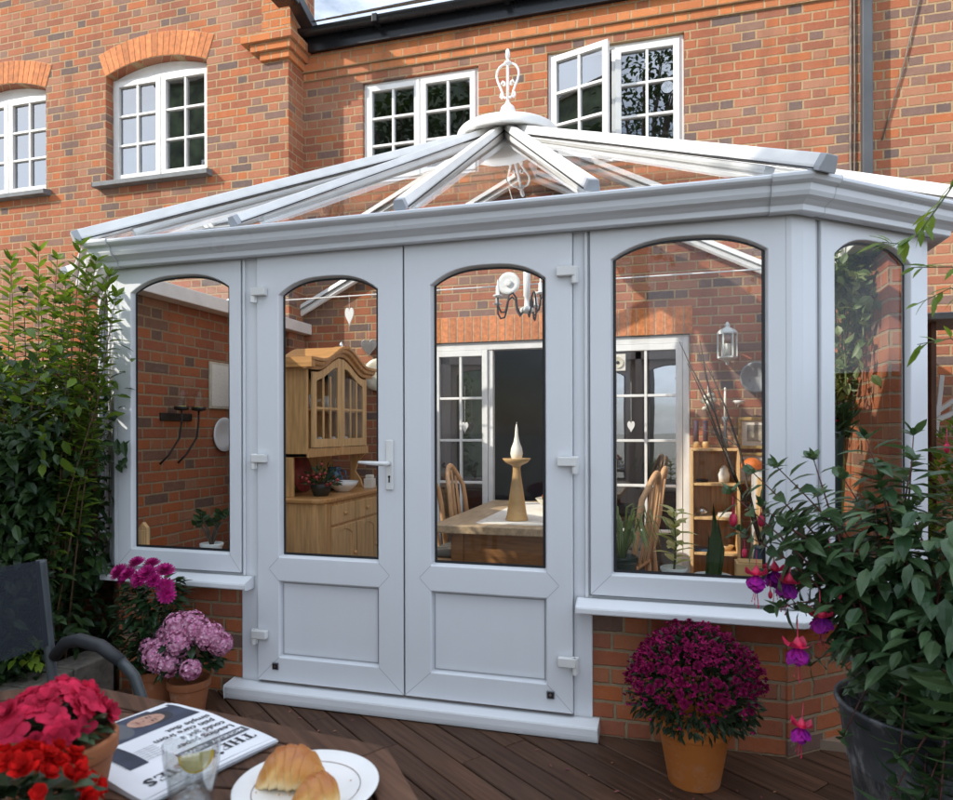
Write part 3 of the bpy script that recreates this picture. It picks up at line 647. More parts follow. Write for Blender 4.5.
m = MB(); m.lathe((HX, 4.88, 3.29), [(0, 0), (.05, .0), (.16, .02), (.20, .05), (.17, .09), (.10, .13), (.10, .17)], 32); m.o('inner_boss', 'wwood', hubo, smooth=True)
fin = MB(); zb = 3.555
fin.lathe((HX, 4.88, zb), [(.056, 0), (.056, .125), (.048, .150), (.025, .17), (.014, .19), (.012, .20)], 20)
fin.tube([(HX, 4.88, zb + .18), (HX, 4.88, zb + .50)], .011, 8)
fin.blob((HX, 4.88, zb + .54), .018, .018, .042, 10, 8); fin.blob((HX, 4.88, zb + .475), .03, .03, .016, 10, 6)
for s in (-1, 1):
    for ax in (Vector((1, 0, 0)),):
        pts = []
        for (a, z) in ((.008, .47), (.035, .468), (.062, .452), (.080, .42), (.084, .385), (.074, .345), (.055, .30), (.04, .26), (.035, .235), (.045, .22), (.055, .235), (.05, .255), (.038, .25)):
            pts.append(Vector((HX, 4.88, zb + z)) + ax * s * a)
        fin.tube(pts, .0085, 8)
        fin.tube([Vector((HX + s * a, 4.88, zb + z)) for a, z in ((.050, .325), (.036, .345), (.024, .335), (.022, .318), (.034, .312))], .008, 6)
        fin.tube([Vector((HX + s * a, 4.88, zb + z)) for a, z in ((.035, .235), (.02, .22), (.006, .225))], .008, 6)
fin.o('finial', 'wwood', con, smooth=True)
m = MB(); m.tube([(-3.40, 4.93, 2.395), (1.04, 4.93, 2.41)], .0055, 8); m.o('tie_rod', 'white', con)
# side walls and box gutters
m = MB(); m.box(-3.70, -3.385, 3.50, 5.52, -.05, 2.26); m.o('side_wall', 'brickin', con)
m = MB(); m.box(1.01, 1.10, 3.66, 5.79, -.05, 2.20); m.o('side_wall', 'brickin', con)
m = MB(); m.box(-3.50, -3.26, 3.53, 5.79, 2.235, 2.335); m.box(.88, 1.08, 3.55, 5.79, 2.235, 2.335); m.o('box_gutter', 'wwood', con, bevel=.006)
m = MB(); m.box(-3.40, 1.08, YF + .12, 5.78, -.05, .04); m.o('floor', 'floor', con)
m = MB(); m.box(-2.83, -2.05, YF + .071, YF + .23, .60, .628); m.box(-.34, .46, YF + .071, YF + .30, .60, .628); m.o('window_board', 'wwood', con, bevel=.004)

# ------------------------------------------------------------------ house
house = thing('brick_house', 'red brick house in Flemish bond behind the conservatory, white casements upstairs', 'house', (-1.19, 5.8, 0))
YM, YW = 5.80, 5.52
def wall(mb, x0, x1, z0, z1, y, ops, rev=.10):
    """front sheet at y with openings (a,b,za,zb,rise) and reveals"""
    xs = sorted(set([x0, x1] + [q for o in ops for q in o[:2]]))
    for a, b in zip(xs, xs[1:]):
        col = sorted([o for o in ops if o[0] <= a + 1e-6 and o[1] >= b - 1e-6], key=lambda o: o[2]); z = z0
        for o in col:
            if o[2] > z: mb.add([(a, y, z), (b, y, z), (b, y, o[2]), (a, y, o[2])], [(0, 1, 2, 3)])
            z = o[3]
            if o[4]:
                ar = archpts(o[0], o[1], o[3], o[4], 16, 2.0); zt = o[3] + o[4] + .05
                for p, q in zip(ar, ar[1:]): mb.add([(q[0], y, q[1]), (p[0], y, p[1]), (p[0], y, zt), (q[0], y, zt)], [(0, 1, 2, 3)])
                z = zt
        if z < z1: mb.add([(a, y, z), (b, y, z), (b, y, z1), (a, y, z1)], [(0, 1, 2, 3)])
    for a, b, za, zb_, rs in ops:
        mb.add([(a, y, za), (a, y + rev, za), (a, y + rev, zb_), (a, y, zb_)], [(0, 1, 2, 3)]); mb.add([(b, y, za), (b, y + rev, za), (b, y + rev, zb_), (b, y, zb_)], [(3, 2, 1, 0)])
        top = archpts(a, b, zb_, rs, 16, 2.0) if rs else [(b, zb_), (a, zb_)]
        for p, q in zip(top, top[1:]): mb.add([(p[0], y, p[1]), (q[0], y, q[1]), (q[0], y + rev, q[1]), (p[0], y + rev, p[1])], [(0, 1, 2, 3)])
        mb.add([(a, y, za), (b, y, za), (b, y + rev, za), (a, y + rev, za)], [(0, 1, 2, 3)])
OPM = [(-2.735, -1.615, 3.62, 4.56, 0), (-1.000, .128, 3.58, 4.575, 0), (-2.53, .165, 0.0, 2.11, 0)]
m = MB(); wall(m, -3.343, 5.0, -.1, 4.9, YM, OPM); m.o('wall', 'brick', house)
OPW = [(-5.395, -4.215, 3.80, 4.86, .11), (-7.33, -6.15, 3.80, 4.86, .11)]
m = MB(); wall(m, -9.5, -3.343, -.1, 8.0, YW, OPW, .16); m.add([(-3.343, YW, -.1), (-3.343, YM + .2, -.1), (-3.343, YM + .2, 8), (-3.343, YW, 8)], [(0, 1, 2, 3)]); m.o('wing_wall', 'brick', house)
# arches, flat arch of the patio door
for a, b, za, zb_, rs in OPW:
    m = MB(); n = 19; mm = MB(); cx = (a + b) / 2; hw = (b - a) / 2
    rad = (hw * hw + rs * rs) / (2 * rs); cz = zb_ + rs - rad; t0 = math.asin(hw / rad)
    for i in range(n):
        ta = -t0 + 2 * t0 * i / n; tb = -t0 + 2 * t0 * (i + 1) / n; g = .07 * t0 / n
        P0 = []
        for t, r_ in ((ta + g, rad + .004), (tb - g, rad + .004), (tb - g, rad + .235), (ta + g, rad + .235)): P0.append((cx + r_ * sin(t), YW - .006, cz + r_ * cos(t)))
        m.prism(P0, (0, .05, 0))
    Q = [(cx + r_ * sin(-t0 + 2 * t0 * i / 24), YW - .002, cz + r_ * cos(-t0 + 2 * t0 * i / 24)) for r_, rg in ((rad, range(25)), (rad + .238, range(24, -1, -1))) for i in rg]
    mm.prism(Q, (0, .02, 0))
    ao = m.o('arch_lintel', 'gauged', house, bevel=.002, seg=1); mm.o('mortar', 'mortar', ao)
m = MB()
x = -2.56
while x < .165:
    m.box(x, x + .064, YM - .004, YM + .05, 2.112, 2.335); x += .0745
ao = m.o('soldier_lintel', 'gauged', house, bevel=.002, seg=1)
m = MB(); m.box(-2.56, x - .0105, YM - .0015, YM + .04, 2.110, 2.338); m.o('mortar', 'mortar', ao)
# corbels, eaves, gutter
m = MB()
for k, (dz, hh_, pr) in enumerate(((4.650, .072, .018), (4.725, .072, .040), (4.80, .10, .018))):
    m.box(-3.343, 5.0, YM - pr, YM - .001, dz, dz + hh_)
m.o('eaves_corbel', 'brickrub', house, bevel=.003)
m = MB()
m.box(-3.62, -3.315, YW - .035, YM, 4.735, 4.805); m.box(-3.70, -3.285, YW - .065, YM, 4.807, 4.88); m.box(-3.78, -3.255, YW - .095, YM, 4.882, 4.965); m.box(-3.60, -3.30, YW - .03, YM, 4.967, 7.2)
m.o('kneeler_corbel', 'brickrub', house, bevel=.004)
m = MB(); m.box(-3.30, 5.0, YM - .085, YM - .07, 4.885, 5.06); m.box(-3.30, 5.0, YM - .07, YM, 4.90, 4.915); m.o('fascia_board', 'blackpl', house)
m = MB(); pts = [(YM - .142 + .055 * cos(t), 5.05 + .055 * sin(t)) for t in [pi + pi * i / 10 for i in range(11)]]; pts += [(p[0] * .9 + (YM - .142) * .1, 5.05 + (p[1] - 5.05) * .88) for p in reversed(pts)]
m.prism([(-3.30, p[0], p[1]) for p in pts], (8.2, 0, 0))
gu = m.o('gutter', 'blackpl', house, bevel=.003)
m = MB()

for x in (-2.55, -1.35, -.2): m = MB(); m.box(x, x + .05, YM - .205, YM - .072, 4.985, 5.06); m.o('gutter_bracket', 'blackpl', gu, bevel=.006)
m = MB(); m.bar((-3.20, YM - .50, 5.16), (-3.20, YM - .14, 5.02), .12, .10); m.o('hopper_outlet', 'blackpl', gu, bevel=.006); m = MB(); m.box(-3.33, -3.12, YM - .60, YM - .46, 5.08, 5.32); m.o('hopper', 'blackpl', gu, bevel=.01)
m = MB()
for r_ in range(14):
    for c_ in range(50):
        x = -3.2 + c_ * .17 + (r_ % 2) * .085; y = YM - .16 + r_ * .17; z = 5.09 + r_ * .116
        m.bar((x + .08, y, z + .012), (x + .08, y + .2, z + .147), .165, .014)
m.o('roof', 'tile', house)
# drain pipe and cables
m = MB(); m.box(1.405, 1.475, YM - .10, YM - .03, 2.36, 4.9)
dp = m.o('drainpipe', 'pipe', house, bevel=.006)
m = MB(); m.tube([(1.345, YM - .012, 2.4), (1.35, YM - .014, 3.0), (1.342, YM - .012, 3.4), (1.346, YM - .013, 4.8)], .009, 6); m.tube([(1.372, YM - .012, 2.4), (1.366, YM - .014, 3.1), (1.374, YM - .012, 3.7), (1.37, YM - .013, 4.8)], .006, 6)
m.tube([(1.56, YM - .01, 3.52), (1.70, YM - .013, 4.05), (1.84, YM - .012, 4.7)], .006, 6); m.o('cable', 'cable', house, smooth=True)
# upstairs windows
def casement(parent, x0, x1, z0, z1, y, cols=2, rows=3, hinge=None, ang=0, nm='casement'):
    """a sash with glazing bars; local build about its hinge when it stands open"""
    m = MB(); g = MB(); st = .050; gb = .022
    w_, h_ = x1 - x0, z1 - z0
    m.box(0, st, -.03, .014, 0, h_); m.box(w_ - st, w_, -.03, .014, 0, h_); m.box(st, w_ - st, -.03, .014, 0, st * 1.25); m.box(st, w_ - st, -.03, .014, h_ - st, h_)
    for i in range(1, cols):
        c = st + (w_ - 2 * st) * i / cols; m.box(c - gb / 2, c + gb / 2, -.025, .008, st, h_ - st)
    for i in range(1, rows):
        c = st * 1.25 + (h_ - st * 2.25) * i / rows
        for k in range(cols):
            a = st + (w_ - 2 * st) * k / cols + (gb / 2 if k else 0); b = st + (w_ - 2 * st) * (k + 1) / cols - (gb / 2 if k < cols - 1 else 0); m.box(a, b, -.0245, .0075, c - gb / 2, c + gb / 2)
    g.add([(st, .0, st), (w_ - st, .0, st), (w_ - st, .0, h_ - st), (st, .0, h_ - st)], [(0, 1, 2, 3)])
    o = m.o(nm, 'wwood', parent, bevel=.003, local=True); o.location = Vector((x0, y, z0)) - WL[parent.name]; WL[o.name] = Vector((x0, y, z0)); o.rotation_euler = (0, 0, ang)
    p = g.o('pane', 'upglass', o, local=True); return o
def upwindow(op, y, sill=True, openleft=0, arch=0, dy=0):
    a, b, z0, z1 = op[:4]; ys = y; y = y + dy
    m = MB(); f = .035; zt = z1
    m.box(a + .002, a + f, y + .035, y + .095, z0, zt); m.box(b - f, b - .002, y + .035, y + .095, z0, zt); m.box(a + f, b - f, y + .035, y + .095, zt - f, zt - .002); m.box(a + f, b - f, y + .03, y + .095, z0, z0 + f)
    c = (a + b) / 2; m.box(c - .022, c + .022, y + .035, y + .09, z0 + f, zt - f)
    fr = m.o('window', 'wwood', house, bevel=.004)
    if arch:
        m = MB(); q = archpts(a + .003, b - .003, z1, arch - .003, 16, 2.0); m.prism([(p[0], y + .05, p[1]) for p in q], (0, .03, 0)); m.o('arch_head', 'wwood', fr)
    casement(fr, a + f + .001, c - .008, z0 + f, zt - f + .004, y + .05, ang=-openleft)
    casement(fr, c + .008, b - f - .001, z0 + f, zt - f + .004, y + .05)
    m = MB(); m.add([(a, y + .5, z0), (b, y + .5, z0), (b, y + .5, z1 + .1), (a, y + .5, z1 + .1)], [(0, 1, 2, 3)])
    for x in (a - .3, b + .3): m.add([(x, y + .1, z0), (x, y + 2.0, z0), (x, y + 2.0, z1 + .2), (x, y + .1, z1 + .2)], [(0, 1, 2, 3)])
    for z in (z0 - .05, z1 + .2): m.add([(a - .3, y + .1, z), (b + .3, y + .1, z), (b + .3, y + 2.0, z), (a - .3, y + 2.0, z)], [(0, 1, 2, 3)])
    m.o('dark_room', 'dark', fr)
    if sill:
        m = MB(); sweep(m, [(a - .09, ys, 0), (b + .06, ys, 0)], [(-.06 - dy, z0 - .055), (.085, z0 - .055), (.088, z0 - .012), (.0, z0 + .004), (-.06 - dy, z0 + .004)]); m.o('window_sill', 'slate', fr, bevel=.003)
    return fr
upwindow(OPW[0], YW, True, 0, .11, .055); upwindow(OPW[1], YW, True, 0, .11, .055)
upwindow(OPM[0], YM, False); w2 = upwindow(OPM[1], YM, False, radians(17))
m = MB(); m.lathe((0, 0, 0), [(0, 0), (.05, 0), (.05, .006), (0, .006)], 20)
o = m.o('sun_catcher', 'silver', w2, local=True); o.location = Vector((-.005, YM + .04, 4.16)) - WL[w2.name]; o.rotation_euler = (radians(90), 0, 0)
# patio door in the house wall
pd_ = MB(); y = YM + .0
pd_.box(-2.528, -2.47, y + .02, y + .12, 0, 2.108); pd_.box(.108, .163, y + .02, y + .12, 0, 2.108); pd_.box(-2.47, .108, y + .02, y + .12, 2.04, 2.108)
pdo = pd_.o('patio_door', 'wwood', house, bevel=.004)
def gleaf(x0, x1, ang=0):
    o = casement(pdo, x0, x1, .05, 2.038, YM + .045, 2, 5, nm='door_leaf', ang=ang)
    return o
gleaf(-2.468, -2.05); gleaf(-2.045, -1.545); gleaf(-.475, .106)
m = MB(); m.box(-1.54, -1.50, YM + .03, YM + .1, .05, 2.04); m.o('mullion', 'wwood', pdo)
# dining room behind
m = MB(); X0, X1, Y1, Z1 = -3.2, 1.6, 9.6, 2.45
m.add([(X0, YM + .13, 0.03), (X1, YM + .13, 0.03), (X1, Y1, 0.03), (X0, Y1, 0.03), (X0, YM + .13, Z1), (X1, YM + .13, Z1), (X1, Y1, Z1), (X0, Y1, Z1)], [(0, 1, 2, 3), (7, 6, 5, 4), (3, 2, 6, 7), (1, 5, 6, 2), (0, 3, 7, 4)])
rm = m.o('inner_room', 'greywall', house)
m = MB(); m.box(-1.62, -.70, 9.50, 9.56, .03, 2.05); m.o('inner_door', 'greywall', rm, bevel=.01)
M['greydoor'] = M['greywall']
# ------------------------------------------------------------------ things inside the conservatory
FLR = .04
# dresser
dr = thing('dresser', 'honey pine dresser with arched cornice and glazed doors, left of the dining table', 'dresser', (-2.62, 4.95, FLR))
X1, X0, Y0, Y1 = -2.36, -2.92, 4.36, 5.62
m = MB(); m.box(X0, X1 - .02, Y0 + .06, Y1 - .02, .10, .80); m.box(X0, X1 - .01, Y0 + .05, Y1 - .01, FLR, .10)
m.prism([(X0, Y0 + .02, .1), (X1 - .10, Y0 + .02, .1), (X1 - .02, Y0 + .10, .1), (X1 - .10, Y0 + .12, .1), (X0, Y0 + .12, .1)], (0, 0, .70))
m.o('cabinet', 'pine', dr, bevel=.006)
m = MB(); m.prism([(X0, Y0, .80), (X1 - .10, Y0, .80), (X1 - .03, Y0 + .03, .80), (X1, Y0 + .10, .80), (X1, Y1, .80), (X0, Y1, .80)], (0, 0, .035)); m.o('worktop', 'pineh', dr, bevel=.010, seg=3)
yy = [Y0 + .13, Y0 + .53, Y0 + .93]
for a in yy:
    b = min(a + .385, Y1 - .03)
    m = MB(); m.box(X1 - .02, X1 - .008, a, b, .635, .775); d = m.o('drawer', 'pinel', dr, bevel=.004)
    m = MB(); m.blob((X1 + .006, (a + b) / 2, .705), .016, .016, .016, 10, 8); m.o('knob', 'pine', d, smooth=True)
    m = MB(); m.box(X1 - .02, X1 - .010, a, b, .12, .615); m.box(X1 - .0095, X1 - .002, a, a + .06, .12, .615); m.box(X1 - .0095, X1 - .002, b - .06, b, .12, .615); m.box(X1 - .0095, X1 - .002, a + .06, b - .06, .12, .18)
    q = archpts(a + .06, b - .06, .54, .045, 10, 2); m.prism([(X1 - .0095, s, z) for s, z in q] + [(X1 - .0095, a + .06, .615), (X1 - .0095, b - .06, .615)], (.0075, 0, 0))
    d = m.o('cupboard_door', 'pinel', dr, bevel=.003)
    m = MB(); m.blob((X1 + .008, b - .03, .38), .016, .016, .016, 10, 8); m.o('knob', 'pine', d, smooth=True)
U1, V0, V1 = -2.56, 4.47, 5.50
m = MB(); m.box(X0, U1, V0, V0 + .025, 1.13, 1.86); m.box(X0, U1, V1 - .025, V1, 1.13, 1.86); m.box(X0, U1, V0, V1, 1.13, 1.16); m.box(X0, X0 + .02, V0, V1, .835, 1.86); m.box(X0 + .02, U1 - .05, V0 + .02, V1 - .02, 1.48, 1.495)
m.box(X0, U1 - .12, V0, V0 + .03, .835, 1.13)
m.prism([(U1 - .15, V1 - .03, .835), (U1 - .03, V1 - .03, .835), (U1 - .05, V1 - .03, .90), (U1 - .10, V1 - .03, .97), (U1 - .07, V1 - .03, 1.06), (U1, V1 - .03, 1.13), (U1 - .15, V1 - .03, 1.13)], (0, .028, 0))
ct = lambda t: 1.83 + .135 * (0.5 + .5 * cos(pi * min(1, abs(t) * 1.25)))
n = 24; tp = [(V0 + (V1 - V0) * i / n, ct(2 * i / n - 1)) for i in range(n + 1)]
m.prism([(X0, s, z) for s, z in tp] + [(X0, V1, 1.75), (X0, V0, 1.75)], (.02, 0, 0))
m.o('hutch', 'pine', dr, bevel=.004)
m = MB(); pr = [(-.01, -.045), (.025, -.045), (.03, -.02), (.055, -.01), (.06, .012), (.075, .02), (.075, .04), (-.01, .04)]
vs = []; fs = []; 
for s, z in [(V0 - .05, tp[0][1])] + tp + [(V1 + .05, tp[-1][1])]:
    for a, b in pr: vs.append((U1 + a, s, z + b))
k = len(pr); nn = len(tp) + 2
for i in range(nn - 1):
    for j in range(k): fs.append((i * k + j, (i + 1) * k + j, (i + 1) * k + (j + 1) % k, i * k + (j + 1) % k))
fs += [tuple(range(k)), tuple((nn - 1) * k + j for j in reversed(range(k)))]
m.add(vs, fs); m.box(X0, U1 + .07, V0 - .055, V0 - .0, 1.795, 1.87)
m.add([(X0, s, z + .035) for s, z in tp] + [(U1 + .0, s, z + .035) for s, z in tp], [(i, i + 1, n + 2 + i, n + 1 + i) for i in range(n)])
m.o('cornice', 'pineh', dr)
mid = (V0 + V1) / 2
for a, b in ((V0 + .06, mid - .004), (mid + .004, V1 - .06)):
    m = MB(); st = .055
    z1a, z1b = ct(2 * (a - V0) / (V1 - V0) - 1) - .06, ct(2 * (b - V0) / (V1 - V0) - 1) - .06
    m.box(U1 - .002, U1 + .018, a, a + st, 1.2, z1a); m.box(U1 - .002, U1 + .018, b - st, b, 1.2, z1b); m.box(U1 - .002, U1 + .018, a + st, b - st, 1.2, 1.265)
    q = [(a + st + (b - a - 2 * st) * i / 8) for i in range(9)]; zt = [ct(2 * (s - V0) / (V1 - V0) - 1) - .06 for s in q]
    m.prism([(U1 - .002, s, z) for s, z in zip(q, zt)] + [(U1 - .002, s, z - .06 - .01 * (i % 8 == 0)) for i, (s, z) in reversed(list(enumerate(zip(q, zt))))], (.02, 0, 0))
    for i in (1, 2): c = a + st + (b - a - 2 * st) * i / 3; m.box(U1 + .001, U1 + .016, c - .009, c + .009, 1.265, min(zt) - .02)
    m.box(U1 + .002, U1 + .015, a + st, b - st, 1.49, 1.508)
    d = m.o('glazed_door', 'pinel', dr, bevel=.003)
    m = MB(); m.add([(U1 + .008, a + st, 1.265), (U1 + .008, b - st, 1.265), (U1 + .008, b - st, zt[-1] - .05), (U1 + .008, a + st, zt[0] - .05)], [(0, 1, 2, 3)]); m.o('pane', 'glass', d)
m = MB(); m.box(U1 + .001, U1 + .012, V0, V1, 1.13, 1.195); m.prism([(U1 + .013, mid - .09, 1.135), (U1 + .013, mid + .09, 1.135), (U1 + .013, mid + .05, 1.18), (U1 + .013, mid, 1.20), (U1 + .013, mid - .05, 1.18)], (.012, 0, 0)); m.o('carved_rail', 'pine', dr)
m = MB()
for i in range(8): m.lathe((-2.72, V0 + .12 + i * .115, 1.162 if i % 2 else 1.497), [(.03, 0), (.035, .07), (.028, .11), (.024, .115)], 12)
tag(m.o('glassware', 'white', None, smooth=True), 'white jars standing on the shelves inside the glazed dresser', 'jars')
# dried flower basket and crockery on the dresser
bk = thing('flower_basket', 'dried flower basket with red and yellow heads on the dresser worktop', 'basket', (-2.53, 4.62, .835))
m = MB(); m.lathe((-2.53, 4.62, .835), [(.055, 0), (.075, .06), (.08, .09), (.07, .09)], 16); m.o('basket', 'iron', bk, smooth=True)
m = MB(); f2 = MB()
for i in range(170):
    d = Vector((R.gauss(0, 1), R.gauss(0, 1), abs(R.gauss(0, 1)))).normalized(); p = Vector((-2.53, 4.62, .92)) + d * R.uniform(.02, .15); m.leaf(p, d + rv(.5), rv(), R.uniform(.03, .06), .018)
    if i % 6 == 0: f2.blob(p + d * .02, .016, .016, .014, 7, 5)
m.o('foliage', 'leaf_shrub2', bk); f2.o('flower_head', 'redpot', bk, smooth=True)
m = MB(); m.lathe((-2.53, 4.98, .836), [(.05, 0), (.055, .005), (.11, .05), (.125, .085), (.118, .085), (.1, .05), (.03, .012), (0, .01)], 24); tag(m.o('tureen', 'white', smooth=True), 'white china bowl in the middle of the dresser worktop', 'bowl')
m = MB(); m.lathe((-2.68, 5.12, .836), [(.05, 0), (.075, .03), (.08, .09), (.055, .14), (.05, .17), (.06, .19)], 20); m.tube([(-2.62, 5.12, 1.0), (-2.575, 5.12, .99), (-2.57, 5.12, .92), (-2.615, 5.12, .88)], .008, 8); tag(m.o('jug', 'glaze', smooth=True), 'dark blue patterned jug at the back of the dresser', 'jug')
m = MB(); m.lathe((-2.74, 4.84, 1.02), [(0, 0), (.08, .006), (.16, .02), (.16, .026), (0, .012)], 28); o = m.o('plate', 'redpot', smooth=True, local=True); o.data.transform(Matrix.Translation((-2.85, 4.86, .99)) @ Matrix.Rotation(radians(80), 4, 'Y') @ Matrix.Translation((2.74, -4.84, -1.02))); tag(o, 'dark red plate propped upright in the open dresser niche', 'plate')
m = MB(); m.box(-2.50, -2.42, 5.30, 5.38, .836, .92); m.box(-2.49, -2.43, 5.312, 5.368, .921, .95); tag(m.o('small_box', 'linen', bevel=.006), 'small cream box at the far end of the dresser top', 'box')
# ornaments on the dresser top
m = MB(); m.lathe((-2.62, 5.14, 1.93), [(.03, 0), (.032, .01), (.016, .04), (.022, .07), (.014, .09), (.02, .11), (.006, .135), (0, .14)], 14); tag(m.o('figurine', 'silver', smooth=True), 'small silver figurine on the right slope of the dresser cornice', 'figurine')
def heart(mb, c, w, h, t, ux=Vector((1, 0, 0))):
    pts = []
    for i in range(28):
        a = 2 * pi * i / 28; x = 16 * sin(a) ** 3 / 16; z = (13 * cos(a) - 5 * cos(2 * a) - 2 * cos(3 * a) - cos(4 * a)) / 15
        pts.append(Vector(c) + ux * (x * w / 2) + Vector((0, 0, z * h / 2)))
    mb.prism(pts, ux.cross(Vector((0, 0, 1))) * -t)
def hanging_heart(c, w, h, mat, top, label):
    m = MB(); heart(m, c, w, h, .014); o = m.o('hanging_heart', mat, bevel=.005, smooth=False); tag(o, label, 'heart')
    m = MB(); m.tube([(c[0], c[1], c[2] + h * .3), (c[0], c[1], top)], .0012, 5); m.o('string', 'white', o)
hanging_heart((-2.44, 4.92, 2.245), .075, .15, 'white', 2.396, 'long white heart hanging from the white rod above the dresser')
hanging_heart((-2.66, 5.76, 2.10), .16, .17, 'silver', 2.32, 'grey metal heart hanging on the brick wall by the dresser')
m = MB(); m.lathe((0, 0, 0), [(0, 0), (.09, 0), (.10, .01), (.15, .026), (.148, .03), (.098, .016), (0, .008)], 30); o = m.o('wall_plate', 'sauce', smooth=True, local=True); o.location = (-2.565, 5.775, 1.84); o.rotation_euler = (radians(90), 0, 0); tag(o, 'cream round plate on the house wall right of the dresser', 'plate')
# chandelier and boss on the rod
ch = thing('chandelier', 'white and iron chandelier with curled arms hanging in the conservatory', 'chandelier', (-1.0, 4.9, 2.2))
m = MB(); m.lathe((-1.0, 4.9, 2.20), [(0, -.02), (.03, -.015), (.055, .0), (.05, .02), (.02, .035), (.018, .10), (.026, .11), (.026, .30), (.018, .31), (.018, .42), (.022, .43), (.012, .5)], 16); m.tube([(-1.0, 4.9, 2.65), (-1.1, 4.9, 3.0), (-1.18, 4.9, 3.3)], .004, 6); m.o('stem', 'white', ch, smooth=True)
for i in range(5):
    a = 2 * pi * i / 5 + .25; u = Vector((cos(a), sin(a), 0)); B = Vector((-1.0, 4.9, 2.2))
    pts = [B + u * r_ + Vector((0, 0, z)) for r_, z in ((.03, .0), (.06, -.03), (.09, .02), (.10, .09), (.13, .12), (.165, .10), (.18, .03), (.20, -.025), (.235, -.03), (.26, .01), (.265, .07))]
    m = MB(); m.tube(pts, .007, 6); ar = m.o('arm', 'iron', ch, smooth=True)
    p = pts[-1]; m = MB(); m.lathe(p, [(.01, 0), (.035, .012), (.035, .018), (.014, .02), (.014, .075), (.006, .09), (.004, .12), (0, .135)], 12); m.o('candle', 'white', ar, smooth=True)
m = MB(); m.lathe((0, 0, 0), [(0, .0), (.02, 0), (.03, .006), (.045, .004), (.06, .010), (.078, .006), (.086, -.004), (.08, -.016), (0, -.016)], 32); m.lathe((0, 0, .012), [(.026, -.005), (.026, .006), (.014, .008), (0, .008)], 16)
o = m.o('rod_boss', 'white', smooth=True, local=True); o.location = (-1.14, 4.91, 2.415); o.rotation_euler = (radians(90), 0, 0); tag(o, 'round white fluted boss on the rod above the patio door', 'boss')
# wall decorations on the side wall
WX = -3.383
sc = thing('wall_sconce', 'black iron wall sconce with two curved arms on the dark brick side wall', 'sconce', (WX, 4.1, 1.4))
m = MB(); m.box(WX, WX + .014, 3.92, 4.24, 1.40, 1.455); m.o('back_plate', 'iron', sc, bevel=.004)
for y in (4.02, 4.20):
    m = MB(); m.tube([(WX + .02, y - .12, 1.10), (WX + .05, y - .07, 1.16), (WX + .09, y - .01, 1.28), (WX + .10, y, 1.40), (WX + .10, y, 1.47)], .007, 7); a = m.o('arm', 'iron', sc, smooth=True)
    m = MB(); m.lathe((WX + .10, y, 1.47), [(.01, 0), (.05, .008), (.052, .03), (.046, .03), (.04, .012), (0, .012)], 16); m.o('cup', 'iron', a, smooth=True)
    m = MB(); m.lathe((WX + .10, y, 1.484), [(.036, 0), (.038, .13)], 16); m.o('glass_shade', 'glass', a, smooth=True)
    m = MB(); m.lathe((WX + .10, y, 1.484), [(.03, 0), (.03, .02), (0, .02)], 14); m.o('candle', 'yellow', a, smooth=True)
m = MB(); m.box(WX, WX + .015, 4.44, 4.72, 1.50, 1.86); o = tag(m.o('canvas', 'sauce', bevel=.004), 'pale canvas picture on the side wall above the white plate', 'picture')
m = MB(); m.box(WX + .0155, WX + .018, 4.46, 4.70, 1.52, 1.84); m.o('print', 'linen', o)
m = MB(); m.lathe((0, 0, 0), [(0, 0), (.08, 0), (.10, .012), (.135, .026), (.132, .031), (.09, .018), (0, .008)], 30); o = m.o('wall_plate', 'white', smooth=True, local=True); o.location = (WX, 4.60, 1.30); o.rotation_euler = (0, radians(90), 0); tag(o, 'white round plate on the dark side wall below the canvas', 'plate')
def potted(name, label, cat, loc, pot, pmat, plant, group=None):
    t = thing(name, label, cat, loc, group)
    m = MB(); m.lathe((0, 0, 0), pot, 28); m.o('pot', pmat, t, smooth=False, local=True, bevel=.004)
    for p in t.children:
        for q in p.data.polygons: q.use_smooth = True
    m = MB(); r, z = pot[-1][0] * .98, pot[-1][1] * .92; m.lathe((0, 0, z), [(0, .004), (r * .9, 0)], 20); m.o('soil', 'soil', t, local=True)
    return t
PO = lambda r, h, k=.68, rim=.2: [(r * k, 0), (r * (k + (1 - k) * .75) * .985, h * (1 - rim) - .002), (r * .97, h * (1 - rim)), (r, h * (1 - rim) + .004), (r * 1.01, h - .006), (r, h), (r * .9, h), (r * .86, h * .85)]
t = potted('potted_plant', 'jade plant in a grey pot inside the left arched window', 'potted plant', (-2.42, 3.20, .628), PO(.062, .085), 'greypaint', None)
ms = MB(); ml = MB()
for i in range(7):
    a = R.uniform(0, 6.28); tip = Vector((.10 * cos(a) * R.uniform(.3, 1), .08 * sin(a), R.uniform(.16, .27))); ms.tube([(0, 0, .07), tip * .5 + Vector((0, 0, .05)), tip], [.008, .006, .003], 6)
    for j in range(7): ml.leaf(tip + rv(.02), Vector((R.uniform(-1, 1), R.uniform(-1, 1), R.uniform(.1, 1))), rv(), .055, .036, .1)
ms.o('stem', 'bark', t, local=True); ml.o('foliage', 'leaf_shrub2', t, local=True)
m = MB(); m.box(-2.80, -2.745, YF + .10, YF + .125, .629, .80); m.box(-2.795, -2.75, YF + .094, YF + .0995, .645, .785); m.prism([(-2.80, YF + .1, .80), (-2.745, YF + .1, .80), (-2.772, YF + .1, .83)], (0, .025, 0)); tag(m.o('wooden_ornament', 'pinel', bevel=.003), 'small wooden house ornament on the left window board', 'ornament')
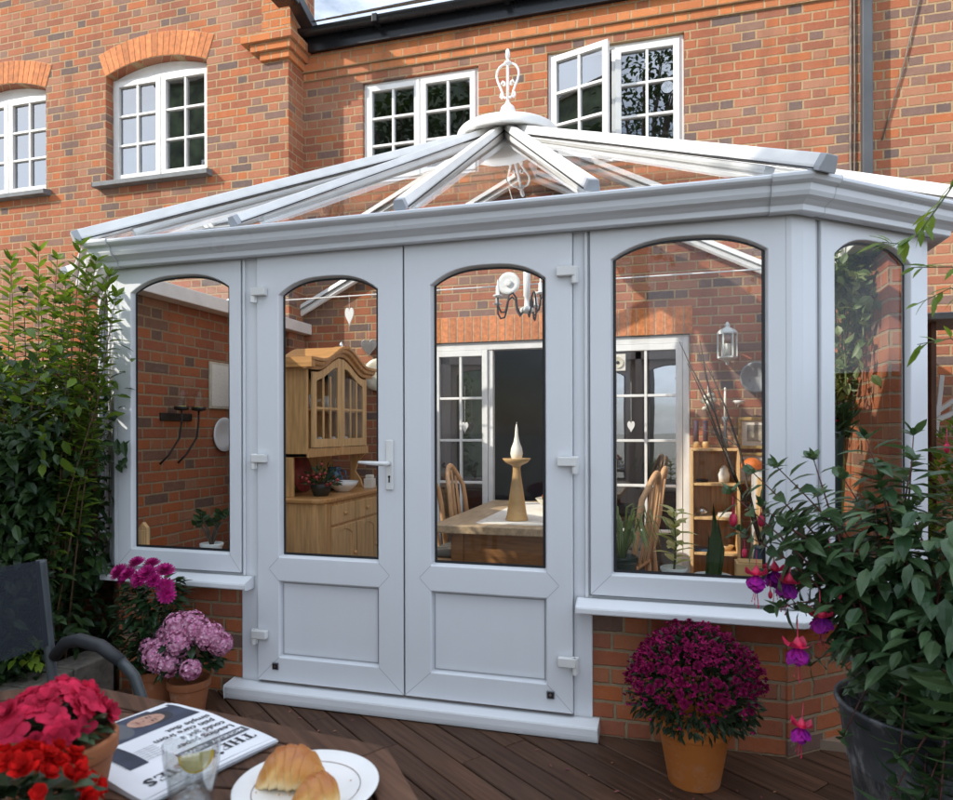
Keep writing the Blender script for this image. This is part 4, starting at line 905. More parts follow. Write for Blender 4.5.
# dining table
dt = thing('dining_table', 'pale oak dining table with a white runner in the conservatory', 'table', (-.9, 4.7, FLR))
m = MB(); m.box(-1.40, -.42, 3.93, 5.45, .70, .752); m.o('tabletop', 'oak', dt, bevel=.008, seg=3)
m = MB(); m.box(-1.30, -.52, 4.02, 4.05, .50, .699); m.box(-1.30, -.52, 5.33, 5.36, .58, .699); m.box(-1.31, -1.285, 4.05, 5.33, .58, .699); m.box(-.535, -.51, 4.05, 5.33, .58, .699); m.o('apron', 'apron', dt, bevel=.004)
for x in (-1.30, -.60):
    for y in (4.0, 5.28): m = MB(); m.box(x, x + .08, y, y + .08, FLR, .699); m.o('leg', 'apron', dt, bevel=.008)
m = MB(); m.blob((-.56, 4.012, .56), .012, .012, .012, 10, 8); m.o('knob', 'goldframe', dt, smooth=True)
m = MB(); m.box(-1.15, -.60, 4.03, 5.3, .753, .757); tag(m.o('table_runner', 'linen'), 'white linen runner laid along the dining table', 'runner')
ca = thing('candle_holder', 'turned wooden candle holder with a white teardrop candle on the dining table', 'candle holder', (-.93, 4.22, .758))
m = MB(); m.lathe((-.93, 4.22, .758), [(.072, 0), (.072, .01), (.064, .03), (.026, .30), (.024, .33), (.028, .345), (.07, .365), (.092, .39), (.086, .392), (.04, .374), (0, .372)], 28); m.o('base', 'turned', ca, smooth=True)
m = MB(); m.lathe((-.93, 4.22, 1.131), [(.018, 0), (.034, .02), (.04, .05), (.034, .085), (.02, .12), (.012, .16), (.008, .21), (.003, .235), (0, .237)], 20); m.tube([(-.93, 4.22, 1.366), (-.928, 4.22, 1.38)], .001, 5); m.o('candle', 'candle', ca, smooth=True)
m = MB(); m.lathe((-.74, 4.75, .758), [(.06, 0), (.065, .006), (.13, .045), (.17, .09), (.163, .092), (.12, .05), (.04, .014), (0, .012)], 32); tag(m.o('serving_bowl', 'sauce', smooth=True), 'wide stoneware bowl on the dining table behind the candle', 'bowl')
m = MB()
for i in range(9): a = i * 2.4; m.blob((-.74 + .085 * cos(a) * (i > 0), 4.75 + .085 * sin(a) * (i > 0), .835 + .02 * (i % 3)), .04, .04, .038, 12, 8)
tag(m.o('fruit', 'fruit', smooth=True), 'red and green fruit heaped in the stoneware bowl', 'fruit')
m = MB(); m.lathe((-.62, 5.12, .758), [(.06, 0), (.12, .012), (.15, .022), (.15, .028), (.08, .012), (0, .01)], 28); tag(m.o('dinner_plate', 'white', smooth=True), 'white dinner plate at the far end of the dining table', 'plate')
def chair_():
    t = thing('dining_chair', 'x', 'chair', (0, 0, 0), 'dining chairs around the conservatory table')
    m = MB(); m.box(-.21, .21, -.21, .21, .43, .46); m.o('seat', 'chairw', t, local=True, bevel=.012)
    m = MB(); m.box(-.20, .20, -.20, .20, .461, .50); m.o('cushion', 'cushion', t, local=True, bevel=.018, seg=3)
    for x in (-.19, .17):
        for y in (-.19, .17):
            if x < 0: continue
            m = MB(); m.tube([(x, y + .01, 0), (x, y + .01, .43)], [.014, .02], 8); m.o('leg', 'chairw', t, local=True, smooth=True)
    for s in (-1, 1):
        m = MB(); m.tube([(-.23, s * .19, 0), (-.19, s * .19, .44)], .019, 8); m.o('leg', 'chairw', t, local=True, smooth=True)
    # tall hooped back, front of chair is +x
    m = MB(); pts = []
    for i in range(19):
        a = pi * i / 18; pts.append(Vector((-.20 - .045 * sin(a) - .05 * max(0, sin(a)), .195 * cos(a), .45 + .37 * min(1, sin(a) * 2.2) ** .9 + .20 * sin(a) ** 2)))
    m.tube(pts, [.019] * 19, 8); m.o('back_hoop', 'chairw', t, local=True, smooth=True)
    for y in (-.10, 0, .10):
        m = MB(); zt = .45 + .37 + .17 - abs(y) * .5; m.prism([(-.205, y - .018, .46), (-.205, y + .018, .46), (-.245, y + .028, .66), (-.28, y + .014, zt), (-.28, y - .014, zt), (-.245, y - .028, .66)], (-.012, 0, 0)); m.o('back_slat', 'chairw', t, local=True, bevel=.005)
    return t
c0 = chair_(); c0.location = (-1.32, 4.38, FLR); WL[c0.name] = Vector(c0.location); c0['label'] = 'beech hoop back chair at the left of the dining table, nearer the glass'
dup(c0, (-1.30, 4.90, FLR), 0, label='beech hoop back chair at the left of the dining table, nearer the house')
dup(c0, (-.36, 4.40, FLR), pi * .93, label='beech hoop back chair seen edge on behind the spider plant, nearer one')
dup(c0, (-.32, 4.92, FLR), pi * .97, label='beech hoop back chair seen edge on behind the spider plant, farther one')
# bookcase and things on it
BX0, BX1, BY0, BY1, BT = .16, .515, 5.46, 5.77, 1.185
bkc = thing('bookcase', 'narrow pale pine bookcase with four open shelves against the house wall', 'bookcase', (.34, 5.6, FLR))
m = MB(); m.box(BX0, BX0 + .02, BY0, BY1, FLR, BT - .021); m.box(BX1 - .02, BX1, BY0, BY1, FLR, BT - .021); m.box(BX0, BX1, BY0, BY1, BT - .02, BT); m.o('carcass', 'pinel', bkc, bevel=.003)
m = MB(); m.box(BX0 + .021, BX1 - .021, BY1 - .012, BY1 - .003, FLR, BT - .021); m.o('back_panel', 'pine', bkc)
for z in (.90, .64, .37, .10): m = MB(); m.box(BX0 + .021, BX1 - .021, BY0 + .004, BY1 - .013, z, z + .02); m.o('shelf', 'pinel', bkc, bevel=.002)
for x, s in ((.205, 'left'), (.275, 'right')):
    t = thing('candle_holder', 'dark purple pillar candle in a wooden foot on the bookcase, %s of the pair' % s, 'candle holder', (x, 5.6, BT))
    m = MB(); m.lathe((x, 5.6, BT), [(.022, 0), (.026, .03), (.022, .05), (0, .05)], 14); m.o('foot', 'turned', t, smooth=True)
    m = MB(); m.lathe((x, 5.6, BT + .051), [(.02, 0), (.019, .16), (.016, .165), (0, .166)], 14); m.o('candle', 'purple', t, smooth=True)
t = thing('candlestick', 'slim grey candlestick with a tall white taper on the bookcase', 'candlestick', (.42, 5.6, BT))
m = MB(); m.lathe((.42, 5.6, BT), [(.028, 0), (.02, .05), (.010, .15), (.012, .20), (.03, .24), (.012, .245), (0, .245)], 14); m.o('stick', 'slate', t, smooth=True)
m = MB(); m.lathe((.42, 5.6, BT + .246), [(.010, 0), (.008, .22), (0, .226)], 10); m.o('taper', 'candle', t, smooth=True)
sh = [('jar', 'white lidded jar on the top shelf of the bookcase', 'white', .41, .921, [(.04, 0), (.045, .06), (.03, .09), (.034, .10), (.01, .13), (0, .13)]),
      ('dish', 'small dark dish on the top shelf of the bookcase', 'iron', .25, .921, [(.04, 0), (.05, .02), (.045, .02), (0, .012)]),
      ('silver_pot', 'low silver pot on the second shelf of the bookcase', 'silver', .245, .661, [(.04, 0), (.05, .03), (.035, .055), (.01, .065), (0, .065)]),
      ('mug', 'white mug on the third shelf of the bookcase', 'white', .335, .391, [(.035, 0), (.037, .09), (.033, .09), (.031, .02), (0, .02)]),
      ('wooden_bowl', 'brown wooden bowl on the third shelf of the bookcase', 'turned', .43, .391, [(.03, 0), (.055, .04), (.05, .04), (0, .012)])]
for nm, lb, mt, x, z, pf in sh: m = MB(); m.lathe((x, 5.6, z), pf, 18); tag(m.o(nm, mt, smooth=True), lb, nm.replace('_', ' '))
m = MB(); m.box(.36, .49, 5.50, 5.68, .661, .672); m.box(.365, .485, 5.505, 5.675, .673, .684); tag(m.o('book_stack', 'linen', bevel=.002), 'two flat white books on the second shelf of the bookcase', 'books')
m = MB(); m.box(.19, .30, 5.50, 5.66, .391, .405); tag(m.o('notebook', 'glaze', bevel=.002), 'flat blue notebook on the third shelf of the bookcase', 'notebook')
m = MB()
for i in range(60): m.petal(Vector((.40, 5.6, .16)) + rv(.05), rv(), rv(), .05, .03)
tag(m.o('paper_bundle', 'linen'), 'crumpled white paper bundle on the bottom shelf of the bookcase', 'paper')
# lantern, mirror, hangings, frames
la = thing('lantern', 'pale grey hexagonal metal lantern hanging on the sunlit brick wall', 'lantern', (.445, 5.70, 1.95))
lx, ly = .445, 5.70
m = MB(); m.lathe((lx, ly, 1.88), [(.0, -.045), (.012, -.04), (.014, -.02), (.03, -.01), (.055, .0), (.075, .012), (.075, .024), (0, .024)], 6); m.lathe((lx, ly, 2.08), [(.078, 0), (.078, .012), (.06, .035), (.03, .05), (.02, .055), (.02, .075), (.008, .095), (0, .1)], 6); m.o('body', 'greypaint', la)
m = MB()
for i in range(6): a = i * pi / 3; m.bar((lx + .07 * cos(a), ly + .07 * sin(a), 1.904), (lx + .07 * cos(a), ly + .07 * sin(a), 2.08), .012, .012, (1, 0, 0), -.006)
m.o('upright', 'greypaint', la)
m = MB(); m.lathe((lx, ly, 1.904), [(.062, 0), (.062, .176)], 6); m.o('pane', 'glass', la)
m = MB(); m.lathe((lx, ly, 1.905), [(.03, 0), (.03, .10), (0, .102)], 14); m.o('candle', 'candle', la, smooth=True)
m = MB(); m.tube([(lx, ly, 2.175), (lx, 5.76, 2.19), (lx, 5.79, 2.17)], .004, 6); m.o('hook', 'iron', la)
m = MB(); m.lathe((0, 0, 0), [(0, 0), (.10, .0), (.12, .01), (.125, .03), (.11, .034), (.09, .02), (0, .016)], 28); o = m.o('wall_dish', 'zinc', smooth=True, local=True); o.location = (.665, 5.78, 1.74); o.rotation_euler = (radians(90), 0, 0); tag(o, 'round dark metal dish on the wall right of the lantern', 'dish')
fr = thing('picture_frame', 'gold framed picture on the wall above the other one, right of the bookcase', 'picture', (.68, 5.78, 1.30), 'gold framed pictures')
m = MB()
for (a, b, c, d) in ((-.15, .15, .10, .125), (-.15, .15, -.125, -.10), (-.15, -.125, -.10, .10), (.125, .15, -.10, .10)): m.box(a, b, -.03, 0, c, d)
m.o('frame', 'goldframe', fr, local=True, bevel=.004)
m = MB(); m.box(-.124, .124, -.014, 0, -.099, .099); m.o('mount', 'linen', fr, local=True)
m = MB(); m.box(-.085, .085, -.0165, -.0145, -.065, .065); m.o('print', 'picture', fr, local=True)
dup(fr, (.66, 5.78, 1.02), label='gold framed picture below the other one, right of the bookcase')
t = thing('hanging_ornament', 'white shell cluster hanging against the brick above the bookcase', 'ornament', (.30, 5.72, 1.56))
m = MB()
for i in range(16): m.blob(Vector((.30, 5.72, 1.55)) + Vector((R.uniform(-.055, .055), R.uniform(-.03, .03), R.uniform(-.06, .06))), .022, .018, .02, 8, 6)
m.o('shells', 'sauce', t, smooth=True); m = MB(); m.tube([(.30, 5.72, 1.6), (.30, 5.76, 1.72)], .002, 5); m.o('string', 'white', t)
m = MB(); m.lathe((.525, 5.66, 1.52), [(.0, 0), (.03, .01), (.05, .03), (.046, .034), (0, .02)], 16); m.tube([(.525, 5.66, 1.53), (.525, 5.78, 1.50)], .006, 6); tag(m.o('wall_cup', 'white', smooth=True), 'small white cup bracketed to the wall beside the tall taper', 'cup')
# flower tile and hearts on the patio door
m = MB(); m.box(-.475, -.345, YM - .020, YM - .004, 1.82, 1.96); o = tag(m.o('flower_tile', 'linen', bevel=.003), 'square white tile with a pressed flower on the patio door corner', 'tile')
m = MB()
for i in range(22):
    a = 2 * pi * i / 22; m.petal((-.41, YM - .022, 1.89), (cos(a), -.1, sin(a)), (0, -1, 0), .05, .016, .05)
m.o('petal', 'sauce', o); m = MB(); m.blob((-.41, YM - .026, 1.89), .014, .008, .014, 10, 6); m.o('centre', 'iron', o, smooth=True)
hanging_heart((-1.73, 5.735, 1.36), .06, .10, 'white', 1.72, 'white heart hanging on the patio door leaf left of the dark opening')
hanging_heart((-.30, 5.735, 1.36), .06, .10, 'white', 1.72, 'white heart hanging on the patio door leaf behind the spider plant')
# right corner inside
m = MB(); m.box(.60, .78, 5.35, 5.6, FLR, 1.02); m.box(.60, .78, 5.349, 5.3495, .5, .52); tag(m.o('white_cabinet', 'white', bevel=.01), 'plain white cabinet right of the pine bookcase', 'cabinet')
t = thing('easel', 'pale wooden easel frame standing by the right corner of the conservatory', 'easel', (.62, 4.9, FLR))
m = MB(); m.bar((.55, 4.9, FLR), (.60, 5.0, 1.0), .045, .025, (0, -1, 0)); m.bar((.74, 4.9, FLR), (.68, 5.0, 1.0), .045, .025, (0, -1, 0)); m.bar((.54, 4.93, .45), (.76, 4.93, .45), .04, .025, (0, -1, 0)); m.o('frame', 'pinel', t, bevel=.004)
m = MB(); m.lathe((.60, 5.5, 1.022), [(.05, 0), (.09, .02), (.085, .05), (.03, .09), (0, .095)], 16); tag(m.o('orange_ornament', 'orangedec', smooth=True), 'orange glazed pot standing on the white cabinet', 'pot')
t = thing('branch_vase', 'bare brown branches standing in a tall vase in the right corner', 'vase', (.52, 4.2, FLR))
m = MB(); m.lathe((.52, 4.2, FLR), [(.08, 0), (.10, .1), (.10, .35), (.06, .52), (.05, .6), (.06, .62)], 20); m.o('vase', 'glaze', t, smooth=True)
m = MB()
def twig(p, d, ln, r_, dep):
    pts = [p]; q = Vector(p); dv = Vector(d).normalized()
    for i in range(6): dv = (dv + rv(.13)).normalized(); q = q + dv * ln / 6; pts.append(q)
    m.tube(pts, [r_ * (1 - .12 * i) for i in range(7)], 6)
    if dep:
        for k in (2, 3, 4): twig(pts[k], (dv + rv(.7)).normalized(), ln * .42, r_ * .55, dep - 1)
twig(Vector((.52, 4.2, .62)), (-.42, .05, 1), 1.28, .012, 1); twig(Vector((.52, 4.2, .62)), (-.12, .1, 1), 1.25, .010, 1); twig(Vector((.53, 4.2, .62)), (.2, 0, 1), 1.0, .009, 1)
m.o('branch', 'bark', t, smooth=True)
# plants on the right window board
WBZ = .629
t = potted('spider_plant', 'spider plant with thin arching leaves in a dark green pot inside the right window', 'potted plant', (-.21, 3.17, WBZ), PO(.075, .125), 'greenpot', None)
m = MB()
for i in range(46):
    a = R.uniform(0, 6.28); r_ = R.uniform(.10, .30); h = R.uniform(.12, .30)
    pts = [Vector((.01 * cos(a), .01 * sin(a), .11)), Vector((r_ * .35 * cos(a), r_ * .28 * sin(a), .11 + h * .8)), Vector((r_ * .75 * cos(a), r_ * .6 * sin(a), .11 + h * .85)), Vector((r_ * cos(a), r_ * .7 * sin(a), .11 + h * .35))]
    sd = Vector((-sin(a), cos(a), 0)); wd = (.004, .006, .005, .001); vs = []
    for p, w_ in zip(pts, wd): vs += [p - sd * w_, p + sd * w_]
    m.add(vs, [(0, 1, 3, 2), (2, 3, 5, 4), (4, 5, 7, 6)])
m.o('foliage', 'leaf_ivy', t, local=True)
t = potted('rubber_plant', 'variegated rubber plant with cream edged leaves in the middle of the right window', 'potted plant', (.02, 3.2, WBZ), PO(.06, .08), 'greypaint', None)
ms = MB(); ml = MB(); ms.tube([(0, 0, .06), (.01, 0, .18), (.0, 0, .33)], [.006, .005, .003], 6)
for i in range(24):
    z = .09 + i * .0108; a = i * 2.4 + R.uniform(-.3, .3); u = Vector((cos(a), sin(a), R.uniform(.1, .9))); ml.leaf((.005, 0, z), u, (0, 0, 1), R.uniform(.075, .11), R.uniform(.045, .06), .25)
ms.o('stem', 'stemg', t, local=True); ml.o('foliage', 'leaf_var', t, local=True)
t = potted('snake_plant', 'dark green upright snake plant in a shallow grey bowl in the right window', 'potted plant', (.185, 3.18, WBZ), PO(.085, .055), 'greypaint', None)
ml = MB()
for (dx, dy, h, w_) in ((0, 0, .34, .05), (.022, .02, .26, .04), (-.02, .015, .20, .035)):
    a = R.uniform(-.4, .4); sd = Vector((cos(a), sin(a), 0)); vs = []; fs = []
    for i in range(9):
        t_ = i / 8; ww = w_ / 2 * (sin(pi * min(.5 + .5 * t_, 1)) if t_ > .5 else .7 + .3 * t_ * 2); c = Vector((dx + .01 * sin(t_ * 3), dy, .04 + h * t_)); b = Vector((-sd.y, sd.x, 0)) * .012
        vs += [c - sd * ww, c + b, c + sd * ww]
    for i in range(8): fs += [(i * 3, i * 3 + 1, i * 3 + 4, i * 3 + 3), (i * 3 + 1, i * 3 + 2, i * 3 + 5, i * 3 + 4)]
    ml.add(vs, fs)
ml.o('foliage', 'leaf_shrub2', t, local=True)
m = MB(); m.box(.28, .42, 3.13, 3.24, WBZ, .75); m.box(.29, .41, 3.14, 3.23, .7505, .756); tag(m.o('wooden_box', 'turned', bevel=.003), 'brown wooden box on the right end of the window board', 'box')
# climber inside the right facet
t = thing('climbing_plant', 'pale leafed climbing plant trained up the inside of the right corner', 'climber', (1.0, 4.7, 0))
ms = MB(); ml = MB()
for k in range(9):
    x = .72 + k * .04; pts = [Vector((1.02, 4.6, .6)), Vector((.99 - .02 * k, 4.4, 1.4)), Vector((x + .15, 4.1, 2.0)), Vector((x, 3.95 + R.uniform(-.1, .2), 2.15 + R.uniform(-.25, .25))), Vector((x - .05, 3.85, 1.75 + R.uniform(-.3, .3)))]
    ms.tube(pts, .005, 5)
    for i in range(120):
        s = R.uniform(1, 3.99); j = int(s); p = pts[j].lerp(pts[j + 1], s - j) + rv(.11); ml.leaf(p, rv() + Vector((0, 0, -.2)), rv() + Vector((0, -.3, .6)), R.uniform(.05, .085), R.uniform(.03, .05), .2)
ms.o('stem', 'stemg', t); ml.o('foliage', 'leaf_ivy', t)
m = MB(); m.lathe((.66, 3.55, .60), [(.03, 0), (.045, .05), (.05, .2), (.035, .36), (.03, .52), (.04, .55), (.033, .55)], 18); tag(m.o('tall_vase', 'glaze', smooth=True), 'tall blue glass vase inside the right facet window', 'vase')
m = MB(); m.box(.56, 1.0, 3.4, 3.7, .04, .598); tag(m.o('plant_stand', 'pinel', bevel=.005), 'low wooden stand carrying the blue vase in the right facet', 'stand')
t = potted('potted_plant', 'slim dark green pot with bushy foliage and red flowers beside the tall blue vase', 'potted plant', (.74, 3.52, .60), [(.03, 0), (.035, .42), (.045, .66), (.05, .72), (.046, .72), (.04, .68)], 'greenpot', None)
ml = MB()
for i in range(150): ml.leaf(Vector((0, 0, .74)) + rv(.06), Vector((R.uniform(-1, 1), R.uniform(-1, 1), R.uniform(0, 1.2))), rv(), R.uniform(.05, .10), .025)
ml.o('foliage', 'leaf_shrub2', t, local=True)
for i in range(7):
    m = MB(); c_ = Vector((R.uniform(-.08, .08), R.uniform(-.08, .03), R.uniform(.76, .86)))
    for j in range(8): m.petal(c_, (cos(j * .785), sin(j * .785), .4), (0, 0, 1), .022, .016, .2)
    m.o('flower', 'red', t, local=True)
# ------------------------------------------------------------------ garden table and what stands on it
TZ = .73
GT = thing('garden_table', 'brown slatted wooden garden table with clipped corners in the foreground', 'table', (-.85, .75, 0))
a7 = radians(-7.0); ux = Vector((cos(a7), sin(a7), 0)); uy = Vector((-ux.y, ux.x, 0))
Bc = Vector((-.517, 1.196, 0)); W_, D_, K_ = .86, .80, .26                 # back side, depth, clipped corner
A_ = Bc - ux * W_
poly = [A_, Bc, Bc + (ux - uy) * K_, Bc + (ux - uy) * K_ - uy * D_, Bc - uy * (D_ + 2 * K_), A_ - uy * (D_ + 2 * K_), A_ - (ux + uy) * K_ - uy * D_, A_ - (ux + uy) * K_]
cen = sum(poly, Vector((0, 0, 0))) / 8
m = MB(); bw = .062
ins = []
for i in range(8):
    p = poly[i]; e1 = (poly[i] - poly[i - 1]).normalized(); e2 = (poly[(i + 1) % 8] - poly[i]).normalized(); n1 = Vector((e1.y, -e1.x, 0)); n2 = Vector((e2.y, -e2.x, 0)); nn = (n1 + n2).normalized(); ins.append(p + nn * bw / nn.dot(n1))
for i in range(8):
    j = (i + 1) % 8; e = (poly[j] - poly[i]).normalized() * .0012
    m.prism([q + Vector((0, 0, TZ - .026)) for q in (poly[i] + e, ins[i] + e, ins[j] - e, poly[j] - e)], (0, 0, .026))
m.o('border_board', 'tabletop', GT, bevel=.003)
# inner slats clipped to the inset polygon
m = MB(); sw, sg = .058, .006; sdir = (ux * cos(radians(14)) + uy * sin(radians(14))).normalized(); sn = Vector((-sdir.y, sdir.x, 0))
ip = [cen + (q - cen) * (1 - .006 / (q - cen).length) for q in ins]
def clip(pg, p0, nrm):
    out = []
    for i in range(len(pg)):
        a, b = pg[i], pg[(i + 1) % len(pg)]; da, db = (a - p0).dot(nrm), (b - p0).dot(nrm)
        if da >= 0: out.append(a)
        if (da >= 0) != (db >= 0): out.append(a.lerp(b, da / (da - db)))
    return out
for k in range(-14, 15):
    c = cen + sn * (k * (sw + sg)); q = clip(clip(ip, c - sn * sw / 2, sn), c + sn * sw / 2, -sn)
    if len(q) > 2: m.prism([v + Vector((0, 0, TZ - .024)) for v in reversed(q)], (0, 0, .0235))
m.o('slat_panel', 'tabletop', GT, bevel=.003, weld=True)
for sx, sy in ((-1, -1), (1, -1), (-1, 1), (1, 1)):
    q = cen + ux * sx * .42 + uy * sy * .42; m = MB(); m.tube([q * 1 + Vector((0, 0, 0)), q * .85 + cen * .15 + Vector((0, 0, TZ - .03))], .025, 8); m.o('leg', 'tabletop', GT)
m = MB(); m.bar(cen - ux * .4 + Vector((0, 0, TZ - .08)), cen + ux * .4 + Vector((0, 0, TZ - .08)), .05, .05); m.bar(cen - uy * .4 + Vector((0, 0, TZ - .0815)), cen + uy * .4 + Vector((0, 0, TZ - .0815)), .05, .05); m.o('brace', 'tabletop', GT)
# newspaper : right (reading) runs toward the viewer, page top points right
NP = thing('newspaper', 'folded newspaper with dark front page picture lying on the garden table', 'newspaper', (-.735, 1.148, TZ))
na = radians(-17.0); nx = Vector((cos(na), sin(na), 0)); ny = Vector((-nx.y, nx.x, 0))          # nx = page up, ny away from the viewer
NC = Vector((-.733, 1.150, TZ)); NW, NH = .345, .262                                        # extent along -nx, along -ny
def pg(a, b, z): return NC - nx * a - ny * b + Vector((0, 0, z))          # a from page top, b along the reading direction
def pz(a, b): return .0085 + .005 * sin(pi * min(a / NW, 1)) * .8 + .003 * sin(b / NH * 2.4 + .5) + .0025 * sin(a * 40 + b * 12) * .5 - .010 * max(0, (a - .27) / .075) ** 2
m = MB(); na_, nb_ = 26, 20; vs = [pg(NW * i / na_, NH * j / nb_, pz(NW * i / na_, NH * j / nb_)) for i in range(na_ + 1) for j in range(nb_ + 1)]
fs = [(i * (nb_ + 1) + j, i * (nb_ + 1) + j + 1, (i + 1) * (nb_ + 1) + j + 1, (i + 1) * (nb_ + 1) + j) for i in range(na_) for j in range(nb_)]
m.add(vs, fs); m.o('front_page', 'paper', NP, smooth=True)
for k in range(5):
    m = MB(); vs = []
    nm_ = 20
    for j in range(nm_ + 1):
        b = NH * j / nm_; zt = pz(0, b)
        for t_, dz in ((-.002 + .0035 * sin(k * 2.1 + b * 9), zt * (1 - k / 5.0) - .0008), (.012, zt * (1 - k / 5) - .0004)): vs.append(pg(-t_ - .003 * (k in (1, 2)) + .0, b, max(.0006, dz)))
    m.add(vs, [(2 * j, 2 * j + 1, 2 * j + 3, 2 * j + 2) for j in range(nm_)]); m.o('inner_page', 'paper', NP)
m = MB(); q = [(0, 0), (NW, 0), (NW, NH), (0, NH)]; m.prism([pg(a, b, .0005) for a, b in q], (0, 0, .002)); 
vs = []
rim = [(0, NH * j / 20) for j in range(21)] + [(NW * i / 26, NH) for i in range(1, 27)] + [(NW, NH * (1 - j / 20)) for j in range(1, 21)] + [(NW * (1 - i / 26), 0) for i in range(1, 26)]
vs = [pg(a, b, pz(a, b) - .0003) for a, b in rim] + [pg(a, b, .0006) for a, b in rim]; k = len(rim)
m.add(vs, [(i, (i + 1) % k, k + (i + 1) % k, k + i) for i in range(k)]); m.o('page_block', 'paper', NP)
def patch(name, mat, a0, a1, b0, b1, dz=.0006, shape=None, n=10):
    m = MB()
    if shape is None:
        vs = [pg(a0 + (a1 - a0) * i / n, b0 + (b1 - b0) * j / n, 0) for i in range(n + 1) for j in range(n + 1)]
        vs = [v + Vector((0, 0, pz(a0 + (a1 - a0) * (i // (n + 1)) / n, b0 + (b1 - b0) * (i % (n + 1)) / n) + dz)) for i, v in enumerate(vs)]
        m.add(vs, [(i * (n + 1) + j, i * (n + 1) + j + 1, (i + 1) * (n + 1) + j + 1, (i + 1) * (n + 1) + j) for i in range(n) for j in range(n)])
    else:
        ca, cb = (a0 + a1) / 2, (b0 + b1) / 2; vs = [pg(ca, cb, pz(ca, cb) + dz)]
        for r_ in (.5, 1):
            for i in range(24): t_ = 2 * pi * i / 24; a = ca + (a1 - a0) / 2 * r_ * cos(t_); b = cb + (b1 - b0) / 2 * r_ * sin(t_); vs.append(pg(a, b, pz(a, b) + dz))
        m.add(vs, [(0, 1 + i, 1 + (i + 1) % 24) for i in range(24)] + [(1 + i, 25 + i, 25 + (i + 1) % 24, 1 + (i + 1) % 24) for i in range(24)])
    return m.o(name, mat, NP)
patch('printed_band', 'inkg', .062, .088, .004, .150)
patch('printed_photo', 'photo', .212, .325, .010, .185)
patch('printed_shirt', 'inkg', .222, .322, .128, .184, .0009, 'e')
patch('printed_hair', 'ink', .236, .304, .040, .112, .0010, 'e')
patch('printed_face', 'skin', .243, .297, .056, .130, .0013, 'e')
for a_ in (.259, .281): patch('printed_eye', 'ink', a_ - .005, a_ + .005, .084, .0875, .0017, 'e'); patch('printed_eye', 'ink', a_ - .007, a_ + .007, .0775, .0795, .0017, 'e')
patch('printed_mouth', 'printlip', .262, .279, .109, .1125, .0017, 'e'); patch('printed_nose', 'printlip', .267, .273, .096, .100, .0017, 'e')
patch('printed_sky', 'paper', .308, .324, .02, .06, .0011)
patch('printed_photo', 'photo', .10, .20, .190, .225)
patch('printed_spot', 'yellow', .232, .262, .196, .226, .0011, 'e')
def text(body, a, b, size, mat='ink', bold=0, sx=1):
    """text whose baseline starts at page point (a,b), set as flat mesh draped on the page"""
    cu = bpy.data.curves.new('text', 'FONT'); cu.body = body; cu.size = size; cu.offset = bold; cu.resolution_u = 3
    ob = bpy.data.objects.new('text', cu); C.objects.link(ob); dg = bpy.context.evaluated_depsgraph_get(); me = bpy.data.meshes.new_from_object(ob.evaluated_get(dg)); bpy.data.objects.remove(ob)
    for v in me.vertices:
        x, y = v.co.x * sx, v.co.y; A, Bq = a - y, b + x; v.co = pg(A, Bq, pz(A, Bq) + .0014) - WL[NP.name]
    me.materials.clear(); me.materials.append(M[mat]); o = bpy.data.objects.new('printed_text', me); C.objects.link(o); o.parent = NP; WL[o.name] = WL[NP.name]; return o
def serif(word, a, b, h):
    """heavy roman capitals drawn from bars"""
    m = MB(); t1, t2, sf = h * .22, h * .08, h * .10; x = b
    def r(x0, x1, y0, y1): 
        n = 3; vs = []
        for i in range(n + 1):
            X = x0 + (x1 - x0) * i / n
            for Y in (y0, y1): vs.append(pg(a - Y, X, pz(a - Y, X) + .0014))
        m.add(vs, [(2 * i, 2 * i + 2, 2 * i + 3, 2 * i + 1) for i in range(n)])
    for ch_ in word:
        if ch_ == 'T': r(x, x + h * .85, h - t2, h); r(x + h * .32, x + h * .32 + t1, t2, h - t2); r(x + h * .2, x + h * .66, 0, t2); r(x, x + t2, h * .72, h - t2); r(x + h * .85 - t2, x + h * .85, h * .72, h - t2); x += h * .98
        if ch_ == 'H':
            for q in (0, h * .56): r(x + q + h * .07, x + q + h * .07 + t1, t2, h - t2); r(x + q - h * .02, x + q + h * .38, 0, t2); r(x + q - h * .02, x + q + h * .38, h - t2, h)
            r(x + h * .29, x + h * .63, h * .48, h * .56); x += h * 1.06
        if ch_ == 'E': r(x + h * .07, x + h * .07 + t1, t2, h - t2); r(x, x + h * .75, 0, t2); r(x, x + h * .75, h - t2, h); r(x + h * .29, x + h * .55, h * .48, h * .56); r(x + h * .75 - t2, x + h * .75, t2, h * .28); r(x + h * .75 - t2, x + h * .75, h * .72, h - t2); x += h * .9
        if ch_ == 'I': r(x + h * .09, x + h * .09 + t1, t2, h - t2); r(x, x + h * .4, 0, t2); r(x, x + h * .4, h - t2, h); x += h * .5
        if ch_ == 'M':
            for q in (0, h * .72): r(x + q + h * .07, x + q + h * .07 + t1 * (.5 if q == 0 else 1), t2, h - t2); r(x + q, x + q + h * .34, 0, t2); r(x + q, x + q + h * .34, h - t2, h)
            for i in range(6): r(x + h * (.16 + i * .055), x + h * (.30 + i * .055), h * (.86 - i * .14), h * (1 - i * .14)); r(x + h * (.78 - i * .055), x + h * (.83 - i * .055), h * (.86 - i * .14), h * (1 - i * .14))
            x += h * 1.18
    o = m.o('masthead', 'ink', NP); return x
xe = serif('THE', .052, .016, .026)
m = MB()
cx_ = xe + .014
